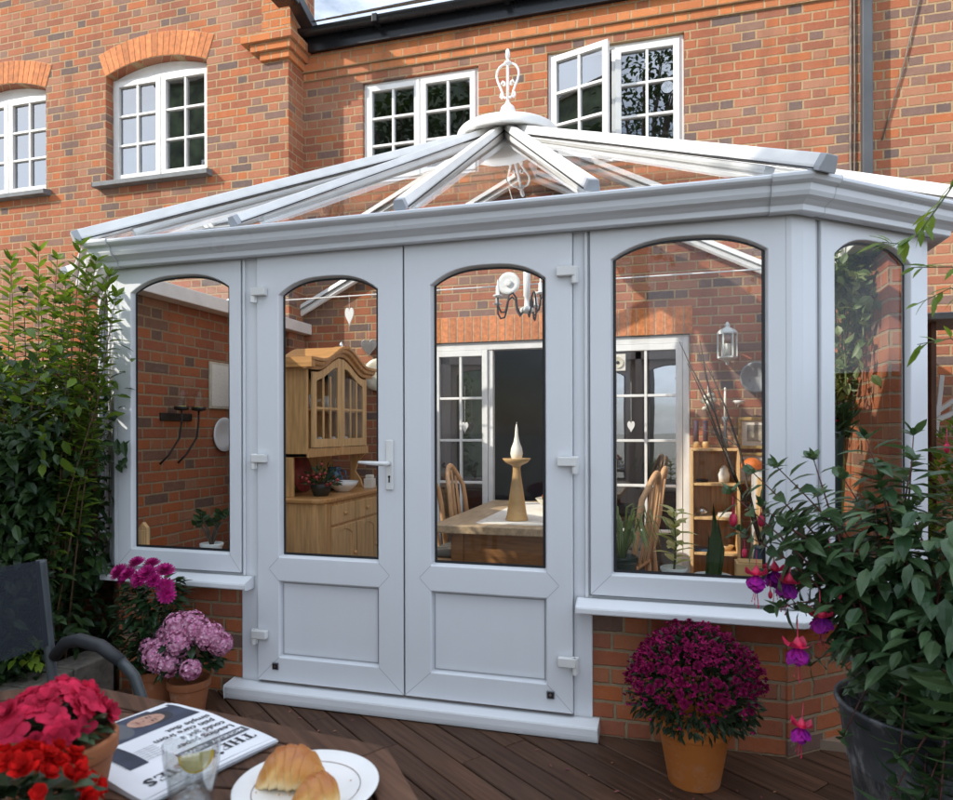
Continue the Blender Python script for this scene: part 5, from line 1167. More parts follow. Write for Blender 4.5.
for (da, db, w_) in ((.030, 0, .006), (.040, -.008, .004), (.040, .008, .004), (.022, -.006, .003), (.022, .006, .003)):
    m.prism([pg(.062 - da + w_ * cos(t_), cx_ + db + w_ * sin(t_), pz(.030, cx_) + .0006) for t_ in [2 * pi * i / 8 for i in range(8)]][::-1], (0, 0, .0012))
m.o('crest', 'ink', NP)
xt = serif('TIME', .052, xe + .032, .026); text('S', .052, xt, .036, 'ink', .0010)
text('MONDAY  NEWS', .080, .012, .016, 'paper', .0002)
for i, (tx, sz) in enumerate((('Leading paper', .0235), ('could get a', .0235), ('pain cure from', .0235), ('simple diet', .0235))): text(tx, .114 + i * .0245, .010 + (.006 if i == 2 else 0), sz, 'ink', .0003, .92)
for i in range(6): text('morning report on the long day', .150 + i * .0085 - .04, .150, .0062, 'ink', 0)
text('inside page', .318, .20, .012)
for i in range(7): text('weather and letters page', .236 + i * .0075 + .03, .196, .0055, 'ink', 0)
# tumbler
tg = thing('water_glass', 'faceted glass tumbler of iced water with a lemon slice on the garden table', 'glass', (-.722, .905, TZ))
def realglass(name, ior=1.45, col=(1, 1, 1)):
    m, nt, out = nmat(name); b = pbsdf(nt, out, .0); b.inputs['Base Color'].default_value = tuple(col) + (1,); b.inputs['IOR'].default_value = ior; b.inputs['Transmission Weight'].default_value = 1; return m
M['tumbler'] = glass('clear_glass', (.975, .985, .98), 1.5, .075); M['water'] = glass('water', (.975, .985, .985), 1.33, .02); M['ice'] = glass('ice', (.95, .965, .975), 1.5, .10)
gx, gy = -.722, .905; n = 36; GHt = .112
def fac(r, k, z): return r * (1 - k * .055 * (abs(sin(9 * pi * 0 + 4.5 * 2 * pi * 0)) + 0)) 
m = MB(); prof = [(.0, 0), (.030, 0), (.033, .004), (.035, .03), (.0385, .06), (.042, .08), (.0435, .111), (.0425, .1125), (.0412, .111), (.0395, .08), (.036, .06), (.0325, .03), (.030, .012), (0, .010)]
vs = []; fs = []
for i, (r, z) in enumerate(prof):
    for k in range(n):
        f_ = 1 - .05 * (1 - abs(cos(pi * k * 9 / n))) * (1 if (1 <= i <= 4) else 0); vs.append((gx + r * f_ * cos(2 * pi * k / n), gy + r * f_ * sin(2 * pi * k / n), TZ + .0005 + z))
for i in range(len(prof) - 1):
    for k in range(n): fs.append((i * n + k, i * n + (k + 1) % n, (i + 1) * n + (k + 1) % n, (i + 1) * n + k))
m.add(vs, fs); m.o('tumbler', 'tumbler', tg, smooth=True)
m = MB(); m.lathe((gx, gy, TZ + .0115), [(0, 0), (.0295, .002), (.032, .02), (.0354, .05), (.0385, .068), (0, .068)], 28); m.o('water', 'water', tg, smooth=False)
for (dx, dy, z, a) in ((-.012, .010, .052, .4), (.012, -.010, .046, 1.1), (-.010, -.014, .058, 2.0)):
    m = MB(); m.box(-.011, .011, -.011, .011, -.010, .010); o = m.o('ice_cube', 'ice', tg, local=True, bevel=.003); o.location = (dx, dy, z + .012); o.rotation_euler = (a, a * .7, a)
m = MB(); pts = [(.026 * cos(t_), .026 * sin(t_)) for t_ in [pi * i / 14 for i in range(15)]]; m.prism([(x, -.002, z) for x, z in pts], (0, .004, 0)); o = m.o('lemon_slice', 'lemon', tg, local=True); o.location = (.012, -.006, .098); o.rotation_euler = (radians(165), radians(-14), radians(12))
m = MB(); r1 = [(.0262 * cos(t_), .0262 * sin(t_)) for t_ in [pi * i / 14 for i in range(15)]]; r2 = [(.0287 * cos(t_), .0287 * sin(t_)) for t_ in [pi - pi * i / 14 for i in range(15)]]; m.prism([(x, -.0024, z) for x, z in r1 + r2], (0, .0048, 0)); p = m.o('peel', 'lemonpeel', o, local=True)
# plate and croissants
px, py = -.575, 1.000
pl = thing('plate', 'white plate with a thin silver line holding croissants on the garden table', 'plate', (px, py, TZ))
m = MB(); m.lathe((px, py, TZ + .0005), [(.0, .0), (.065, .0), (.068, .003), (.085, .009), (.117, .017), (.118, .019), (.116, .0195), (.085, .0115), (.068, .0075), (.06, .0065), (0, .0065)], 56); m.o('dish', 'white', pl, smooth=True)
m = MB(); a = []
for r_, z in ((.0865, .0123), (.0880, .0126)): a += [(px + r_ * cos(2 * pi * i / 56), py + r_ * sin(2 * pi * i / 56), TZ + .0009 + z) for i in range(56)]
m.add(a, [(i, (i + 1) % 56, 56 + (i + 1) % 56, 56 + i) for i in range(56)]); m.o('rim_line', 'silver', pl)
def croissant(name, label, c, ang, ln, rad, bend, cut=None):
    t = thing(name, label, 'croissant', c); m = MB(); n, k = 120, 30; vs = []; u0 = -1; u1 = cut if cut is not None else 1
    for i in range(n + 1):
        u = u0 + (u1 - u0) * i / n; th_ = u * bend; rc = ln / 2 / bend; cx, cy = rc * sin(th_), rc * (1 - cos(th_)); tx, ty = cos(th_), sin(th_)
        seg = (u + 1) * 3.3; rf = rad * max(.03, (1 - abs(u) ** 2.4)) ** .7 * 1.0
        if cut is not None and i == n: rf *= .82
        for j in range(k):
            b = 2 * pi * j / k; q_ = (seg + .22 * sin(b + .6) + .06 * sin(5 * b)) % 1; lay = .90 + .13 * (1 - q_) ** .8 if q_ < .93 else .90 + .13 * (q_ - .93) / .07; rr = rf * lay * (1 + .06 * sin(2 * b + 4 * u) + .035 * sin(5 * b + 9 * u) + .012 * sin(13 * b + 23 * u)); x = cx - ty * rr * cos(b); y = cy + tx * rr * cos(b); z = rr * sin(b) * .92 + rf * .86
            vs.append(Matrix.Rotation(ang, 3, 'Z') @ Vector((x, y, max(z, .0))))
    m.add(vs, [(i * k + j, i * k + (j + 1) % k, (i + 1) * k + (j + 1) % k, (i + 1) * k + j) for i in range(n) for j in range(k)] + [tuple(range(k))[::-1]])
    m.o('crust', 'bread', t, local=True, smooth=True)
    if cut is not None:
        m = MB(); last = vs[-k:]; cc = sum(last, Vector((0, 0, 0))) / k; d_ = (cc - sum(vs[-2 * k:-k], Vector((0, 0, 0))) / k).normalized(); rg = [last]
        for f_, e in ((.9, .004), (.6, .006), (.3, .003)): rg.append([cc + (v - cc) * f_ + d_ * (e + R.uniform(-.002, .003)) for v in last])
        vv = [v for r_ in rg for v in r_] + [cc + d_ * .002]; m.add(vv, [(i * k + j, i * k + (j + 1) % k, (i + 1) * k + (j + 1) % k, (i + 1) * k + j) for i in range(3) for j in range(k)] + [(3 * k + j, 3 * k + (j + 1) % k, 4 * k) for j in range(k)])
        m.o('torn_crumb', 'crumb', t, local=True, smooth=True)
    return t
zc = TZ + .0085
croissant('croissant', 'larger golden croissant at the back left of the white plate', (-.606, 1.006, zc), radians(14), .118, .036, -.55)
croissant('croissant', 'torn half croissant with pale crumb at the front right of the plate', (-.528, .962, zc), radians(50), .10, .029, .7, .30)
cb = MB()
for i in range(26): a = R.uniform(0, 6.28); r_ = R.uniform(.03, .09); cb.blob((px + r_ * cos(a), py + r_ * sin(a), TZ + .0125), R.uniform(.0008, .002), R.uniform(.0008, .002), .0012, 6, 4)
o = cb.o('crumbs', 'bread'); o['kind'] = 'stuff'; tag(o, 'tiny golden pastry crumbs scattered on the white plate', 'crumbs')
# flowers in pots on the table
def bloom(name, mat, n_, ln, w_, curl, layers=1, eye=None, parent=None, rr=R):
    m = MB()
    for l in range(layers):
        for i in range(n_):
            a = 2 * pi * (i + .5 * l) / n_ + rr.uniform(-.12, .12); m.petal((0, 0, .002 * l), (cos(a), sin(a), .25 + .45 * l + rr.uniform(-.1, .2)), (0, 0, 1), ln * (1 - .2 * l) * rr.uniform(.85, 1.1), w_, curl)
    o = m.o(name, mat, parent, local=True); return o
def orient(o, loc, d, s=1.0, roll=0):
    o.location = loc; o.rotation_mode = 'QUATERNION'; o.rotation_quaternion = Vector(d).to_track_quat('Z', 'Y') @ Matrix.Rotation(roll, 3, 'Z').to_quaternion(); o.scale = (s, s, s)
def bouquet(t, protos, spots):
    first = list(protos)
    for i, (p, d, s) in enumerate(spots):
        if i < len(first): o = first[i]
        else:
            o = R.choice(first).copy(); C.objects.link(o); o.parent = t
        orient(o, p, d, s, R.uniform(0, 6.28))
t = potted('potted_flowers', 'coral red flowers in a terracotta pot on the garden table beside the newspaper', 'potted flowers', (-.935, .862, TZ), PO(.083, .112, .74, .27), 'terrad', None)
ml = MB()
for i in range(150):
    a = R.uniform(0, 6.28); r_ = sqrt(R.random()) * .065; p = Vector((r_ * cos(a) - .01, r_ * sin(a), R.uniform(.105, .14))); ml.leaf(p, (cos(a), sin(a), R.uniform(.0, .9)), (0, 0, 1), R.uniform(.025, .042), R.uniform(.014, .022), .2)
ml.o('foliage', 'leaf_ger', t, local=True)
pr_ = [bloom('flower', 'redpink', 5, .020, .017, -.2, 1, None, t) for i in range(3)] + [bloom('flower', 'redpink', 6, .019, .014, .1, 2, None, t) for i in range(3)]
sp_ = []
for i in range(84):
    a = R.uniform(0, 6.28); e = R.uniform(.12, 1.45); d = Vector((cos(a) * cos(e), sin(a) * cos(e), sin(e))); p = Vector((-.02, .0, .122)) + Vector((d.x * .086, d.y * .086, d.z * .062)) * R.uniform(.86, 1.06); sp_.append((p, d + rv(.25), R.uniform(.85, 1.25)))
bouquet(t, pr_, sp_)
t = potted('potted_flowers', 'scarlet flowers in a smaller terracotta pot at the near corner of the table', 'potted flowers', (-.815, .688, TZ), PO(.066, .095, .74, .27), 'terrad', None)
ml = MB()
for i in range(130):
    a = R.uniform(0, 6.28); r_ = sqrt(R.random()) * .07; p = Vector((r_ * cos(a), r_ * sin(a), R.uniform(.09, .14))); ml.leaf(p, (cos(a), sin(a), R.uniform(-.4, .7)), (0, 0, 1), R.uniform(.035, .055), R.uniform(.022, .032), .3)
ml.o('foliage', 'leaf_ger', t, local=True)
pr_ = [bloom('flower', 'red', 6, .015, .013, .2, 2, None, t) for i in range(4)]
sp_ = []
for i in range(60):
    a = R.uniform(0, 6.28); e = R.uniform(-.1, 1.45); d = Vector((cos(a) * cos(e), sin(a) * cos(e), sin(e))); p = Vector((.0, .0, .115)) + Vector((d.x * .085, d.y * .085, d.z * .062)) * R.uniform(.85, 1.08); sp_.append((p, d + rv(.35), R.uniform(.8, 1.2)))
bouquet(t, pr_, sp_)
# litter on the deck
m = MB()
for i in range(90):
    c_ = R.choice(((.1, 2.62, .35), (-2.2, 2.6, .3), (.45, 2.2, .35), (-1.2, 2.75, 1.2), (-2.5, 2.2, .4)))
    x, y = R.gauss(c_[0], c_[2] * .6), R.gauss(c_[1], .12)
    if y > 2.86: continue
    a = R.uniform(0, 6.28); m.leaf((x, y, .003), (cos(a), sin(a), .05), (0, 0, 1), R.uniform(.008, .03), R.uniform(.006, .014), -.1)
o = m.o('leaf_litter', 'litter'); o['kind'] = 'stuff'; tag(o, 'dry leaf scraps and petals scattered on the deck boards', 'litter')
# ------------------------------------------------------------------ garden chair
gc = thing('garden_chair', 'dark mesh garden armchair with grey tube frame beyond the table at left', 'chair', (-1.75, 1.35, 0))
bx = -1.745; y0, y1 = 1.08, 1.60
for y in (y0, y1): m = MB(); m.tube([(bx + .10, y, 0), (bx + .04, y, .42), (bx - .02, y, .60), (bx - .06, y, .935), (bx - .06, y, .945)], .0145, 10); m.o('back_post', 'chairmetal', gc, smooth=True)
m = MB(); vs = []
for i in range(9):
    z = .695 + .25 * i / 8; x = bx - .02 - .042 * (z - .60) / .335 + .012
    for j in range(9): vs.append((x - .012 * sin(pi * j / 8), y0 - .012 + (y1 - y0 + .024) * j / 8, z + .006 * (i == 8) * sin(pi * j / 8)))
m.add(vs, [(i * 9 + j, i * 9 + j + 1, i * 9 + j + 10, i * 9 + j + 9) for i in range(8) for j in range(8)]); o = m.o('back_sling', 'meshsl', gc, smooth=True) if 'meshsl' in M else m.o('back_sling', 'mesh', gc, smooth=True)

m = MB(); m.box(bx + .0, bx + .46, y0 + .02, y1 - .02, .40, .412); m.o('seat_sling', 'mesh', gc, bevel=.004)
for y in (y0, y1):
    m = MB(); pts = [(bx - .012, y, .66), (bx + .03, y, .705), (bx + .08, y, .718), (bx + .16, y, .705), (bx + .23, y, .668)]; m.tube(pts, [.017, .019, .020, .020, .018], 10); ar = m.o('arm_rest', 'rubber', gc, smooth=True)
    m = MB(); m.tube([(bx + .225, y, .672), (bx + .275, y, .63), (bx + .31, y, .55), (bx + .33, y, .42), (bx + .36, y, 0)], .0155, 10); m.o('front_leg', 'chairmetal', gc, smooth=True)
m = MB(); m.tube([(bx + .02, y0, .41), (bx + .02, y1, .41)], .012, 8); m.tube([(bx + .40, y0, .40), (bx + .40, y1, .40)], .012, 8); m.o('cross_bar', 'chairmetal', gc, smooth=True)
# ------------------------------------------------------------------ pots by the wall
t = potted('potted_chrysanthemum', 'domed maroon chrysanthemum in an orange terracotta pot right of the doors', 'potted flowers', (.088, 2.70, 0), PO(.143, .245, .66, .2), 'terra', None)
ml = MB()
for i in range(2300):
    a = R.uniform(0, 6.28); e = R.uniform(-.75, 1.5); d = Vector((cos(a) * cos(e), sin(a) * cos(e), sin(e))); rr = R.uniform(.55, 1.0)
    p = Vector((0, 0, .325)) + Vector((d.x * .232, d.y * .215, d.z * (.235 if d.z > 0 else .15))) * rr
    if p.z < .235: continue
    ml.leaf(p, d + rv(.7) + Vector((0, 0, -.05 if d.z < 0 else .2)), rv() + Vector((0, 0, 1)), R.uniform(.025, .045), R.uniform(.012, .02), .2)
ml.o('foliage', 'leaf_mum', t, local=True)
pr_ = []
for i in range(4):
    m = MB()
    for l in range(3):
        k = 14 - 3 * l
        for j in range(k): a = 2 * pi * j / k + l * .3; m.petal((0, 0, .001 + .002 * l), (cos(a), sin(a), .15 + .55 * l + R.uniform(-.12, .12)), (0, 0, 1), .0185 - .0035 * l, .0065, .1)
    pr_.append(m.o('flower', 'maroon', t, local=True))
sp_ = []; tries = 0
while len(sp_) < 100 and tries < 6000:
    tries += 1; a = R.uniform(0, 6.28); e = math.asin(R.uniform(.0, 1) ** .72); d = Vector((cos(a) * cos(e), sin(a) * cos(e), sin(e)))
    if d.y > .45: continue
    p = Vector((0, 0, .325)) + Vector((d.x * .240, d.y * .225, d.z * .245)) * R.uniform(.93, 1.06) * (1 + .05 * sin(5 * a + 3 * e))
    if any((p - q[0]).length < .026 for q in sp_): continue
    sp_.append((p, d + rv(.3), R.uniform(.75, 1.2)))
bouquet(t, pr_, sp_)
m = MB()
for i in range(1000):
    a = R.uniform(0, 6.28); e = math.asin(max(-.2, min(1, R.uniform(.03, 1) ** .75 - (R.random() < .10) * .25))); d = Vector((cos(a) * cos(e), sin(a) * cos(e), sin(e))); p = Vector((0, 0, .325)) + Vector((d.x * .242, d.y * .226, d.z * .248)) * R.uniform(.92, 1.07) * (1 + .05 * sin(5 * a + 3 * e))
    if R.random() < .8:
        for j in range(5): b = R.uniform(0, 6.28); m.petal(p, d * .5 + Vector((cos(b), sin(b), R.uniform(-1, 1))) * .8, d, .0145, .0075, .1)
    else: m.blob(p, .005, .005, .005, 6, 4)
o = m.o('flower_bud', 'maroon', t, local=True); o['kind'] = 'stuff'
t = potted('potted_dahlia', 'magenta dahlias over dark leaves in a terracotta pot by the left dwarf wall', 'potted flowers', (-2.375, 2.70, 0), PO(.105, .205, .7, .2), 'terrad', None)
ml = MB(); ms = MB()
for i in range(10):
    a = R.uniform(0, 6.28); tip = Vector((.12 * cos(a), .09 * sin(a), R.uniform(.42, .62))); ms.tube([(.02 * cos(a), .02 * sin(a), .16), tip * .6 + Vector((0, 0, .1)), tip], [.006, .005, .004], 6)
for i in range(620):
    a = R.uniform(0, 6.28); z = R.uniform(.22, .62); r_ = .15 * sqrt(R.random()) * (1.05 - .5 * abs(z - .42) / .25 * .6); u = Vector((cos(a), sin(a) * .9, R.uniform(-.3, .5))); ml.leaf(Vector((0, 0, z)) + Vector((u.x, u.y, 0)) * r_, u + rv(.4), (0, 0, 1), R.uniform(.045, .075), R.uniform(.028, .04), .3)
ms.o('stem', 'stemg', t, local=True); ml.o('foliage', 'leaf_dah', t, local=True)
pr_ = []
for i in range(2):
    m = MB()
    for l in range(4):
        k = 16 - 3 * l
        for j in range(k): a = 2 * pi * j / k + l * .35; m.petal((0, 0, .004 * l), (cos(a), sin(a), .1 + .42 * l), (0, 0, 1), .05 - .008 * l, .016, .12)
    pr_.append(m.o('flower', 'magenta', t, local=True))
bouquet(t, pr_, [(Vector((-.085, -.07, .640)), Vector((-.3, -.6, .8)), .9), (Vector((.055, -.09, .665)), Vector((.1, -.7, .7)), 1.05), (Vector((.125, -.06, .605)), Vector((.5, -.7, .5)), .95), (Vector((.0, .0, .69)), Vector((0, -.3, 1)), .9), (Vector((-.04, -.10, .66)), Vector((-.2, -.6, .8)), .9), (Vector((-.13, -.03, .61)), Vector((-.6, -.5, .6)), .8), (Vector((.09, -.09, .64)), Vector((.3, -.8, .6)), .8), (Vector((-.10, -.09, .665)), Vector((-.3, -.7, .7)), 1.0), (Vector((.02, -.10, .645)), Vector((0, -.9, .4)), .95), (Vector((.10, -.03, .67)), Vector((.3, -.3, .9)), 1.0), (Vector((.15, -.08, .575)), Vector((.6, -.7, .3)), .9), (Vector((-.05, -.04, .70)), Vector((-.1, -.4, .9)), .9)])
t = potted('potted_hydrangea', 'pink and white hydrangea heads in a terracotta pot left of the door threshold', 'potted flowers', (-2.14, 2.665, 0), PO(.096, .185, .68, .2), 'terrad', None)
ml = MB()
for i in range(130):
    a = R.uniform(0, 6.28); z = R.uniform(.23, .40); r_ = .14 * sqrt(R.random()); u = Vector((cos(a), sin(a) * .8, R.uniform(-.5, .5))); ml.leaf(Vector((0, 0, z)) + Vector((u.x, u.y, 0)) * r_, u + rv(.3), (0, 0, 1), R.uniform(.06, .09), R.uniform(.04, .055), .3)
ml.o('foliage', 'leaf_dah', t, local=True)
hh = [(-.015, -.05, .435, .066), (.085, -.05, .425, .062), (.150, -.05, .405, .062), (-.135, -.06, .335, .062), (-.07, -.11, .315, .068), (.02, -.09, .375, .062), (-.10, -.02, .38, .05), (.105, -.12, .275, .042), (-.01, -.12, .290, .056), (.04, -.03, .45, .055), (.185, -.02, .365, .05)]
for k, (x, y, z, r_) in enumerate(hh):
    m = MB()
    m.blob((0, 0, 0), r_ * .80, r_ * .80, r_ * .70, 14, 9)
    for i in range(150):
        d = Vector((R.gauss(0, 1), R.gauss(0, 1), R.gauss(0, 1))).normalized()
        p = d * r_ * Vector((1, 1, .8)).length / 1.62 * R.uniform(.9, 1.05); q = d.cross(Vector((.2, .3, 1))).normalized(); w_ = d.cross(q)
        for j in range(4): b = pi / 2 * j + i; m.petal(p, (q * cos(b) + w_ * sin(b)) + d * .3, d, .0105, .0105, .1)
    o = m.o('flower_head', 'pinkw', t, local=True); o.location = (x, y, z)
# ------------------------------------------------------------------ shrubs, fence
fn = thing('garden_fence', 'dark brown vertical board fence behind the left shrubs', 'fence', (-3.95, 2.6, 0))
m = MB(); y = -.5
while y < 5.3: m.box(-3.96 + R.uniform(-.004, .004), -3.94, y, y + .112, -.1, 1.74 + R.uniform(-.01, .01)); y += .116
m.o('board_panel', 'fencew', fn, bevel=.003, seg=1)
m = MB(); m.box(-3.938, -3.90, -.5, 5.3, 1.52, 1.58); m.box(-3.938, -3.90, -.5, 5.3, .45, .51); m.o('rail', 'fencew', fn, bevel=.004)
m = MB(); m.box(-3.97, -3.92, -.5, 5.3, 1.745, 1.775); m.o('capping', 'palew', fn, bevel=.004)
for y in (1.55, 4.6): m = MB(); m.box(-3.935, -3.85, y, y + .085, -.1, 1.80); m.o('post', 'fencew', fn, bevel=.005)
m = MB(); m.box(-3.66, -3.61, 3.24, 3.285, .05, 1.72); m.prism([(-3.665, 3.235, 1.72), (-3.605, 3.235, 1.72), (-3.635, 3.262, 1.76)], (0, .055, 0)); tag(m.o('plant_stake', 'palew', bevel=.004), 'pale square wooden stake standing among the left shrubs', 'stake')
def shoot(ms, ml, base, tip, bend, n, ln, w_, tilt=.55, r0=.0075, fr=.25, top=True):
    base = Vector(base); tip = Vector(tip); pts = []
    for i in range(9): t_ = i / 8; pts.append(base.lerp(tip, t_) + Vector(bend) * sin(pi * t_) * .5)
    ms.tube(pts, [r0 * (1 - .75 * i / 8) for i in range(9)], 6)
    for i in range(n):
        t_ = fr + (1 - fr) * i / (n - 1); j = min(7, int(t_ * 8)); p = pts[j].lerp(pts[j + 1], t_ * 8 - j); ax = (pts[min(j + 1, 8)] - pts[j]).normalized(); a = i * pi / 2 + R.uniform(-.25, .25); near = max(0, (t_ - .90) / .10)
        for s in (0, pi):
            b = a + s; q = ax.cross(Vector((cos(b), sin(b), .01))).normalized(); q2 = ax.cross(q).normalized(); d = q2 * (1 - .3 * near) + ax * (tilt + near * .35) + rv(.12); l_ = ln * R.uniform(.75, 1.12) * (1 - .25 * near); ml.leaf(p + q2 * .004, d, ax, l_, w_ * l_ / ln, .34 * (1 - .6 * near))
    if top:
        for i in range(6): a = R.uniform(0, 6.28); q3 = R.uniform(.3, 1.3); ml.leaf(pts[-1], Vector((cos(a) * q3, sin(a) * q3, 1.1 - .5 * q3)), (0, 0, 1), ln * R.uniform(.35, .65), w_ * R.uniform(.4, .6), .2)
sh1 = thing('tall_shrub', 'tall upright shrub with sunlit leafy shoots against the conservatory corner', 'shrub', (-3.2, 2.75, .1))
ms = MB(); ml = MB()
for (x, y, z) in ((-3.36, 2.8, 2.16), (-3.22, 2.85, 2.12), (-3.08, 2.88, 2.14), (-2.79, 2.73, 2.14), (-2.96, 2.78, 2.02), (-2.70, 2.74, 2.02), (-3.285, 2.74, 2.215), (-3.125, 2.76, 2.255), (-3.015, 2.77, 2.21), (-2.835, 2.74, 2.262), (-2.745, 2.745, 2.175), (-2.655, 2.735, 2.09), (-2.60, 2.72, 1.985), (-2.90, 2.85, 2.10), (-3.19, 2.92, 2.02), (-3.05, 3.0, 1.95), (-2.74, 2.72, 1.80), (-2.66, 2.70, 1.55), (-2.98, 2.62, 1.72), (-3.2, 2.62, 1.62), (-2.82, 2.66, 1.95), (-2.69, 2.705, 1.86)):
    bx_ = -3.12 + (x + 3.0) * .28 + R.uniform(-.06, .06); shoot(ms, ml, (bx_, y + R.uniform(-.1, .12), .15), (x, y, z), (R.uniform(-.05, .08), R.uniform(-.06, .02), 0), int((z - .3) * 17), R.uniform(.075, .115), .046, .6, .006, .36)
md = MB()  # lower leaves use the darker leaf: shade put into their colour by height
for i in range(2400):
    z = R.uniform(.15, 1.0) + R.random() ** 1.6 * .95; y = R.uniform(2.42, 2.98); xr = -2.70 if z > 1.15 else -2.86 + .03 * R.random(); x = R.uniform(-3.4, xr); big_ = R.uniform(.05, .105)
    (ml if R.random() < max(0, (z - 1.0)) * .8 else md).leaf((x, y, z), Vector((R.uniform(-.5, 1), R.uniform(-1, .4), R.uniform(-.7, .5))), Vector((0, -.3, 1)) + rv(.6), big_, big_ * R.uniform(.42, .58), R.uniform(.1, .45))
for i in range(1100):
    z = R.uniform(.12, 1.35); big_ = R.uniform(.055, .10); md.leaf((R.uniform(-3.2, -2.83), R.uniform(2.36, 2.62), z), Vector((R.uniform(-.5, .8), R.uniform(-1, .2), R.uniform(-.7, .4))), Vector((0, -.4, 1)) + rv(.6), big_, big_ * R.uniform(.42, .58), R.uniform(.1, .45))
md.o('shade_tinted_foliage', 'leaf_shrub2', sh1)
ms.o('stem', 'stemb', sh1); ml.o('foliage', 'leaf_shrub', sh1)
sh2 = thing('tall_shrub', 'dark bushy shrub filling the bed in front of the fence at left', 'shrub', (-3.5, 2.3, .1))
ms = MB(); ml = MB()
for i in range(26):
    x = R.uniform(-3.75, -3.2); y = R.uniform(1.75, 3.25); z = R.uniform(1.3, 1.9) + (.30 if x < -3.4 and y > 2.9 else 0); shoot(ms, ml, (x + R.uniform(-.1, .1), y, .1), (x, y, z), (R.uniform(-.08, .08), R.uniform(-.08, .08), 0), int(z * 12), .09, .045, .5, .007, .2)
for i in range(4600):
    z = R.uniform(.12, 1.65) ; y = R.uniform(1.5, 3.2); x = -3.35 + R.uniform(-.45, .38) * (1 if z < 1.2 else .8)
    if x > -2.98 and y > 2.5: continue
    if z > 1.0 and (math.sin(x * 9 + z * 5) + math.sin(y * 7 + z * 6)) > 1.05: continue
    ml.leaf((x, y, z), Vector((R.uniform(-.5, 1), R.uniform(-1, .5), R.uniform(-.6, .5))), Vector((0, -.3, 1)) + rv(.5), R.uniform(.05, .10), R.uniform(.030, .048), R.uniform(.1, .45))
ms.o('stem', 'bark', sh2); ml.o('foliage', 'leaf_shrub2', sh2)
sh3 = thing('low_plant', 'low bedding plant with pink flowers below the garden chair back', 'plant', (-2.92, 1.9, .12))
ml = MB(); mf = MB(); mb_ = MB()
for i in range(420): ml.leaf((R.uniform(-3.0, -2.78), R.uniform(1.35, 2.55), R.uniform(.16, .42)), Vector((R.uniform(-.4, 1), R.uniform(-1, .3), R.uniform(-.3, .7))), (0, 0, 1), R.uniform(.04, .08), .028, .3)
ml.o('foliage', 'leaf_shrub2', sh3)
pr_ = [bloom('flower', 'magenta', 6, .026, .020, .1, 2, None, sh3) for i in range(2)]
bouquet(sh3, pr_, [(Vector((R.uniform(.0, .17), R.uniform(-.25, .28), R.uniform(.24, .46))), Vector((.7, -.6, .5)) + rv(.3), R.uniform(.8, 1.1)) for i in range(16)])
for i in range(26): mb_.leaf(Vector((-2.80, 2.42, .32)) + rv(.06), Vector((R.uniform(-.5, 1), R.uniform(-1, .3), R.uniform(-.2, 1))), (0, 0, 1), .075, .03, .25)
mb_.o('bright_leaf', 'leaf_bright', sh3)
# ------------------------------------------------------------------ fuchsia
fz = thing('fuchsia', 'large fuchsia with purple and red hanging flowers in a worn zinc bucket', 'fuchsia', (.79, 2.28, 0))
FX, FY = .715, 2.21
m = MB(); m.lathe((FX, FY, 0), [(.155, 0), (.158, .012), (.175, .12), (.179, .127), (.178, .134), (.208, .36), (.214, .367), (.213, .374), (.236, .525), (.246, .535), (.246, .545), (.236, .546), (.228, .53), (.17, .10)], 40); m.o('bucket', 'zinc', fz, smooth=True)
m = MB(); m.lathe((FX, FY, .47), [(0, .01), (.222, 0)], 24); m.o('soil', 'soil', fz)
ms = MB(); ml = MB()
def branch(tip, bend=(0, 0, 0), n=14, ln=.085, base=None, fr=.2):
    b = base or (FX + R.uniform(-.1, .1), FY + R.uniform(-.08, .08), .48); shoot(ms, ml, b, tip, bend, n, ln, .042, .12, .006, fr, True)
tips = [(.66, 2.18, 1.24), (.78, 2.16, 1.30), (.93, 2.14, 1.29), (1.06, 2.12, 1.27), (.90, 2.30, 1.34), (.60, 2.26, 1.22), (.42, 2.20, 1.13), (.55, 2.2, 1.30), (.70, 2.3, 1.31), (.86, 2.25, 1.38), (1.0, 2.2, 1.33), (1.12, 2.3, 1.36), (1.22, 2.15, 1.25), (1.25, 2.0, 1.05), (1.22, 1.9, .80), (.92, 2.1, 1.2), (.75, 2.1, 1.16), (.62, 2.1, 1.02), (.52, 2.12, .86), (1.05, 2.0, 1.1), (.98, 1.95, .90), (.80, 2.0, .95), (1.1, 1.85, .62), (.58, 2.2, 1.18), (.34, 2.22, 1.05), (.47, 2.14, .70)]
for tp_ in tips: branch(tp_, (R.uniform(-.12, .12), R.uniform(-.1, .1), R.uniform(.0, .12)), R.randint(14, 19), R.uniform(.09, .115))
for tp_ in ((.48, 2.2, 1.05), (.50, 2.24, 1.18), (.56, 2.16, 1.12), (.46, 2.16, .93), (.57, 2.12, .95), (.62, 2.08, .80), (.66, 2.2, 1.10)): branch(tp_, (R.uniform(-.06, .1), R.uniform(-.08, .04), R.uniform(.0, .12)), 16, R.uniform(.08, .10))
for tp_ in ((.60, 1.92, .40), (.65, 1.90, .24), (.67, 1.84, .52), (.63, 1.86, .12), (.56, 1.95, .50), (.70, 1.8, .36), (.66, 1.75, .64), (.52, 1.95, .34), (.57, 1.92, .20), (.62, 1.88, .36), (.55, 1.97, .62)): branch(tp_, (.03, -.10, .34), 16, .09)
branch((.33, 2.2, .98), (0, 0, .28), 15, .085); branch((.36, 2.16, .80), (0, 0, .30), 13, .075); branch((.46, 2.08, .48), (-.02, -.05, .45), 12, .06)
